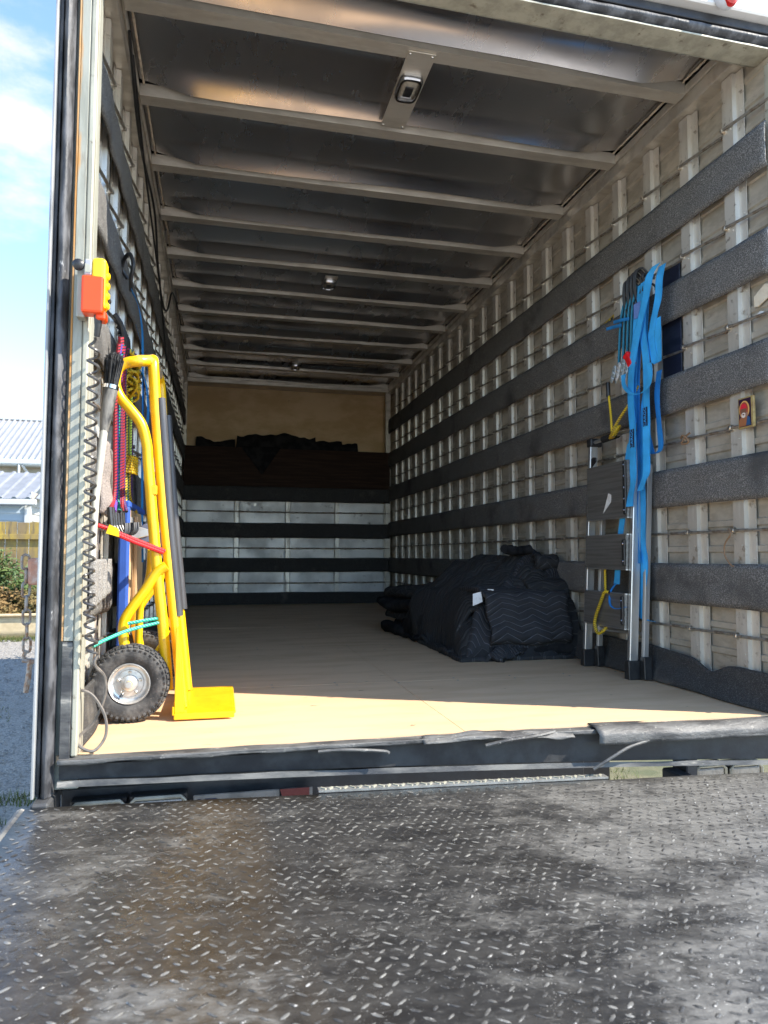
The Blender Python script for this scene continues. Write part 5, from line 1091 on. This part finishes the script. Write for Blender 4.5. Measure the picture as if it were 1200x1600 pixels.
# ------------------------------------------------------------------ moving blankets on the floor
def layered(name, label, path, x0, x1, m, thick, seed, amp=0.012, group='moving blankets heaped on the floor', nx=26, n=6, skew=0.0, xn=None):
    """folded blanket: a path in the (y, z) plane swept along x"""
    P = spline([(0, a, b) for a, b in path], n); L = [0.0]
    for i in range(1, len(P)): L.append(L[-1] + (P[i] - P[i - 1]).length)
    N = len(P) - 1
    def f(u, v):
        p = P[min(N, int(round(v * N)))]; x = x0 + (x1 - x0) * u; e = abs(u - .5) * 2
        q = amp * (fb(x * 5 + seed, p.y * 5, p.z * 7 + seed)); r = amp * fb(x * 4, p.z * 6 + seed, p.y * 5)
        return (x + skew * (p.z) + 0.02 * nz(p.y * 5, p.z * 8, seed) * e, p.y + q, max(0.006, p.z + r))
    o = obj(name, MB().grid(nx, N, f, lambda u, v: (u * (x1 - x0), L[min(N, int(round(v * N)))])), m, None, smooth=True, angle=80, solid=thick, soff=0)
    return tag(o, label, 'blanket', group)
layered('moving_blanket', 'black folded blanket at bottom of heap under the chevron one', [(4.3, 0.075), (3.9, 0.085), (3.765, 0.080), (3.735, 0.055), (3.755, 0.022), (3.9, 0.016), (4.3, 0.016)], 1.80, 2.31, blackcloth, 0.02, 1, 0.006)
layered('moving_blanket', 'navy folded blanket with pale chevron stitching at front of heap', [(4.15, 0.355), (3.95, 0.365), (3.80, 0.355), (3.765, 0.315), (3.745, 0.22), (3.715, 0.135), (3.73, 0.10), (3.80, 0.098), (4.15, 0.115)], 1.835, 2.305, quilt, 0.026, 2, 0.017, skew=-0.10)
layered('moving_blanket', 'folded black blanket squeezed against wall behind the chevron one', [(4.2, 0.40), (4.0, 0.42), (3.87, 0.40), (3.84, 0.33), (3.86, 0.2), (3.9, 0.12), (4.2, 0.1)], 2.10, 2.335, quilt2, 0.024, 3, 0.012)
def mound(x, y):
    a = min(1.0, max(0.0, (y - 3.66) / 0.42)) ** 0.42 * min(1.0, max(0.0, (5.40 - y) / 0.75)) ** 0.55 * (1.0 - 0.07 * max(0.0, y - 4.0))
    b = min(1.0, max(0.0, (x - 1.68 - 0.035 * math.sin(y * 5)) / 0.45)) ** 0.36
    return 0.53 * a * b
def sheet(name, label, corners, off, m, seed, nu=70, nv=70, fold=0.018, fd=(1.0, 0.4), ff=18, thick=0.024, minz=0.01, drop=0.0):
    """blanket draped over the heap: corners a, b, c, d in plan; fd = direction across which the folds run"""
    A, B, C, D = [Vector(c) for c in corners]
    def f(u, v):
        p = (A * (1 - u) + B * u) * (1 - v) + (D * (1 - u) + C * u) * v
        e = min(u, 1 - u, v, 1 - v)
        p = p + Vector((0.02 * nz(p.x * 6, p.y * 6, seed), 0.03 * nz(p.x * 6, p.y * 6, seed + 5)))
        z = mound(p.x, p.y) + off
        w = (p.x * fd[0] + p.y * fd[1]) * ff + 2.5 * nz(p.x * 2.2, p.y * 2.2, seed)
        z += fold * (1 - abs(math.sin(w * 0.5))) * (0.6 + 0.6 * nz(p.x * 3, p.y * 3, seed + 2)) + 0.045 * fb(p.x * 4, p.y * 4, seed) + 0.014 * nz(p.x * 13, p.y * 13, seed)
        z -= drop * max(0, 0.08 - e) / 0.08
        return (p.x, p.y, max(minz + 0.012 * abs(nz(p.x * 5, p.y * 5, seed)), z))
    s1, s2 = (B - A).length, (D - A).length
    o = obj(name, MB().grid(nu, nv, f, lambda u, v: (u * s1 * 1.3, v * s2 * 1.3)), m, None, smooth=True, angle=80, solid=thick)
    return tag(o, label, 'blanket', 'moving blankets heaped on the floor')
bl = sheet('moving_blanket', 'black blanket spread over the back of the heap, white tag on top', ((1.64, 3.62), (2.36, 3.62), (2.36, 5.42), (1.66, 5.42)), -0.01, quilt2, 11, fold=0.03, ff=14, fd=(0.7, 1.0))
bl2 = sheet('moving_blanket', 'dark blanket with faint stitching draped down the left of the heap', ((1.645, 3.84), (2.26, 3.70), (2.22, 4.95), (1.66, 4.75)), 0.022, quilt2, 23, fold=0.04, ff=20, fd=(1.0, 0.25))
bl3 = sheet('moving_blanket', 'black blanket pleated diagonally from the wall down to the floor', ((1.67, 3.64), (1.86, 3.56), (2.37, 3.86), (2.36, 4.45)), 0.018, quilt, 37, fold=0.055, ff=40, fd=(-0.55, 0.8), drop=0.02)
bl4 = sheet('moving_blanket', 'crumpled black blanket layered low at far end of the heap', ((1.63, 4.45), (1.80, 4.35), (1.95, 5.35), (1.64, 5.42)), 0.0, blackcloth, 51, fold=0.05, ff=30, fd=(1.0, 0.1))
placed = set()
for k, (lab, z0, out) in enumerate((('lowest folded black blanket edge on left side of heap', 0.0, 0.0), ('second folded black blanket edge up on left side of heap', 0.085, 0.05), ('third folded black blanket edge, bulging out on left side of heap', 0.165, -0.015), ('topmost folded black blanket edge on left side of heap', 0.245, 0.06))):
    o = layered('moving_blanket', lab, [(0.5, z0 + 0.075), (0.15, z0 + 0.078), (0.03, z0 + 0.07), (0.0, z0 + 0.045), (0.03, z0 + 0.018), (0.15, z0 + 0.012), (0.5, z0 + 0.012)], -0.62, 0.42, quilt2 if k % 2 else blackcloth, 0.018, 20 + k * 3, 0.022)
    o.rotation_euler.z = R(-78); placed.add(o.name); o.location = (1.69 + out, 4.36 + 0.05 * k, 0.026)
P = [(2.06 + 0.16 * i / 12, 4.02 + 0.03 * nz(i * .4), 0.598 - 0.012 * math.sin(i / 12 * 3.1)) for i in range(13)]
tag(obj('moving_blanket', MB().tube(P, [0.028 + 0.008 * nz(i * 1.1) for i in range(13)], 10), blackcloth, None, smooth=True), 'rolled black blanket end sitting on top of the heap', 'blanket', 'moving blankets heaped on the floor')
rl = MB()
def roll(u, v):
    a = 2 * math.pi * 1.7 * u; r = 0.018 + 0.03 * u
    return (2.20 + 0.14 * v, 3.93 + r * math.cos(a) * 1.1, 0.52 + r * math.sin(a) + 0.01 * nz(v * 4))
tag(obj('moving_blanket', rl.grid(40, 8, roll, lambda u, v: (v * .2, u * .3)), quilt2, None, smooth=True, solid=0.012), 'curled edge of black blanket nearest the wall on top', 'blanket', 'moving blankets heaped on the floor')
def fabtag(name, parent, poly, o, ex, ey): obj(name, MB().prism(poly, o, ex, ey, Vector(ex).cross(Vector(ey)).normalized() * 0.002), tagm, parent)
fabtag('care_tag', bl3, [(0, 0), (0.055, 0.02), (0.045, 0.075), (0, 0.065)], (1.752, 3.735, 0.285), (0.95, -0.2, 0.05), (0.05, 0.1, 1))
fabtag('care_tag', bl3, [(0, 0), (0.02, 0.0), (0.034, 0.045), (0, 0.05)], (1.842, 3.735, 0.325), (0.9, -0.3, 0.1), (0, 0.2, 1))
fabtag('care_tag', bl, [(0, 0), (0.03, 0.02), (0.05, 0.05), (0.02, 0.04)], (1.80, 4.02, mound(1.80, 4.04) + 0.045), (0.95, -0.2, 0.05), (0.0, 0.5, 0.8))

# ------------------------------------------------------------------ blankets in the loft
def loft(label, x0, x1, h, seed, yc=8.09):
    def f(u, v):
        x = x0 + (x1 - x0) * v; a = math.pi * u
        hh = h(x) * (0.9 + 0.10 * nz(x * 4, seed) + 0.03 * nz(x * 13, seed)) * min(1, (1 - abs(2 * v - 1)) * 9 + .55)
        return (x, yc - 0.095 * math.cos(a), 1.375 + hh * math.sin(a) ** 0.55 + 0.01 * nz(x * 14, u * 5, seed))
    o = obj('loft_blanket', MB().grid(14, 40, f), blackcloth, None, smooth=True)
    return tag(o, label, 'blanket', 'dark blankets stuffed in the loft')
loft('dark blanket lump nearest the left wall in the loft', 0.12, 0.57, lambda x: 0.575, 1)
loft('widest dark blanket pile in the middle of loft', 0.56, 1.50, lambda x: 0.655, 2)
loft('dark blanket pile in loft toward right, stepping lower', 1.46, 1.80, lambda x: 0.60, 3)
loft('rounded dark blanket end of the loft pile nearest right wall', 1.74, 1.98, lambda x: 0.58, 4)
o = obj('loft_blanket', MB().grid(14, 14, lambda u, v: (0.62 + 0.45 * u + (0.86 - 0.62 - 0.45 * u) * v * 0.96, 7.958 - 0.012 * math.sin(u * 9) * v - 0.004, 1.80 - 0.30 * v + (0.02 * nz(u * 4) if v > .1 else 0))), blackcloth, None, smooth=True, solid=0.01)
tag(o, 'pointed dark blanket corner hanging over the loft board', 'blanket', 'dark blankets stuffed in the loft')

for o in list(COL.objects):
    if o.name.startswith('moving_blanket') and o.name not in placed: o.location = (-0.005, -0.14 if 'chevron' not in o['label'] and 'bottom' not in o['label'] else -0.22, 0.026)
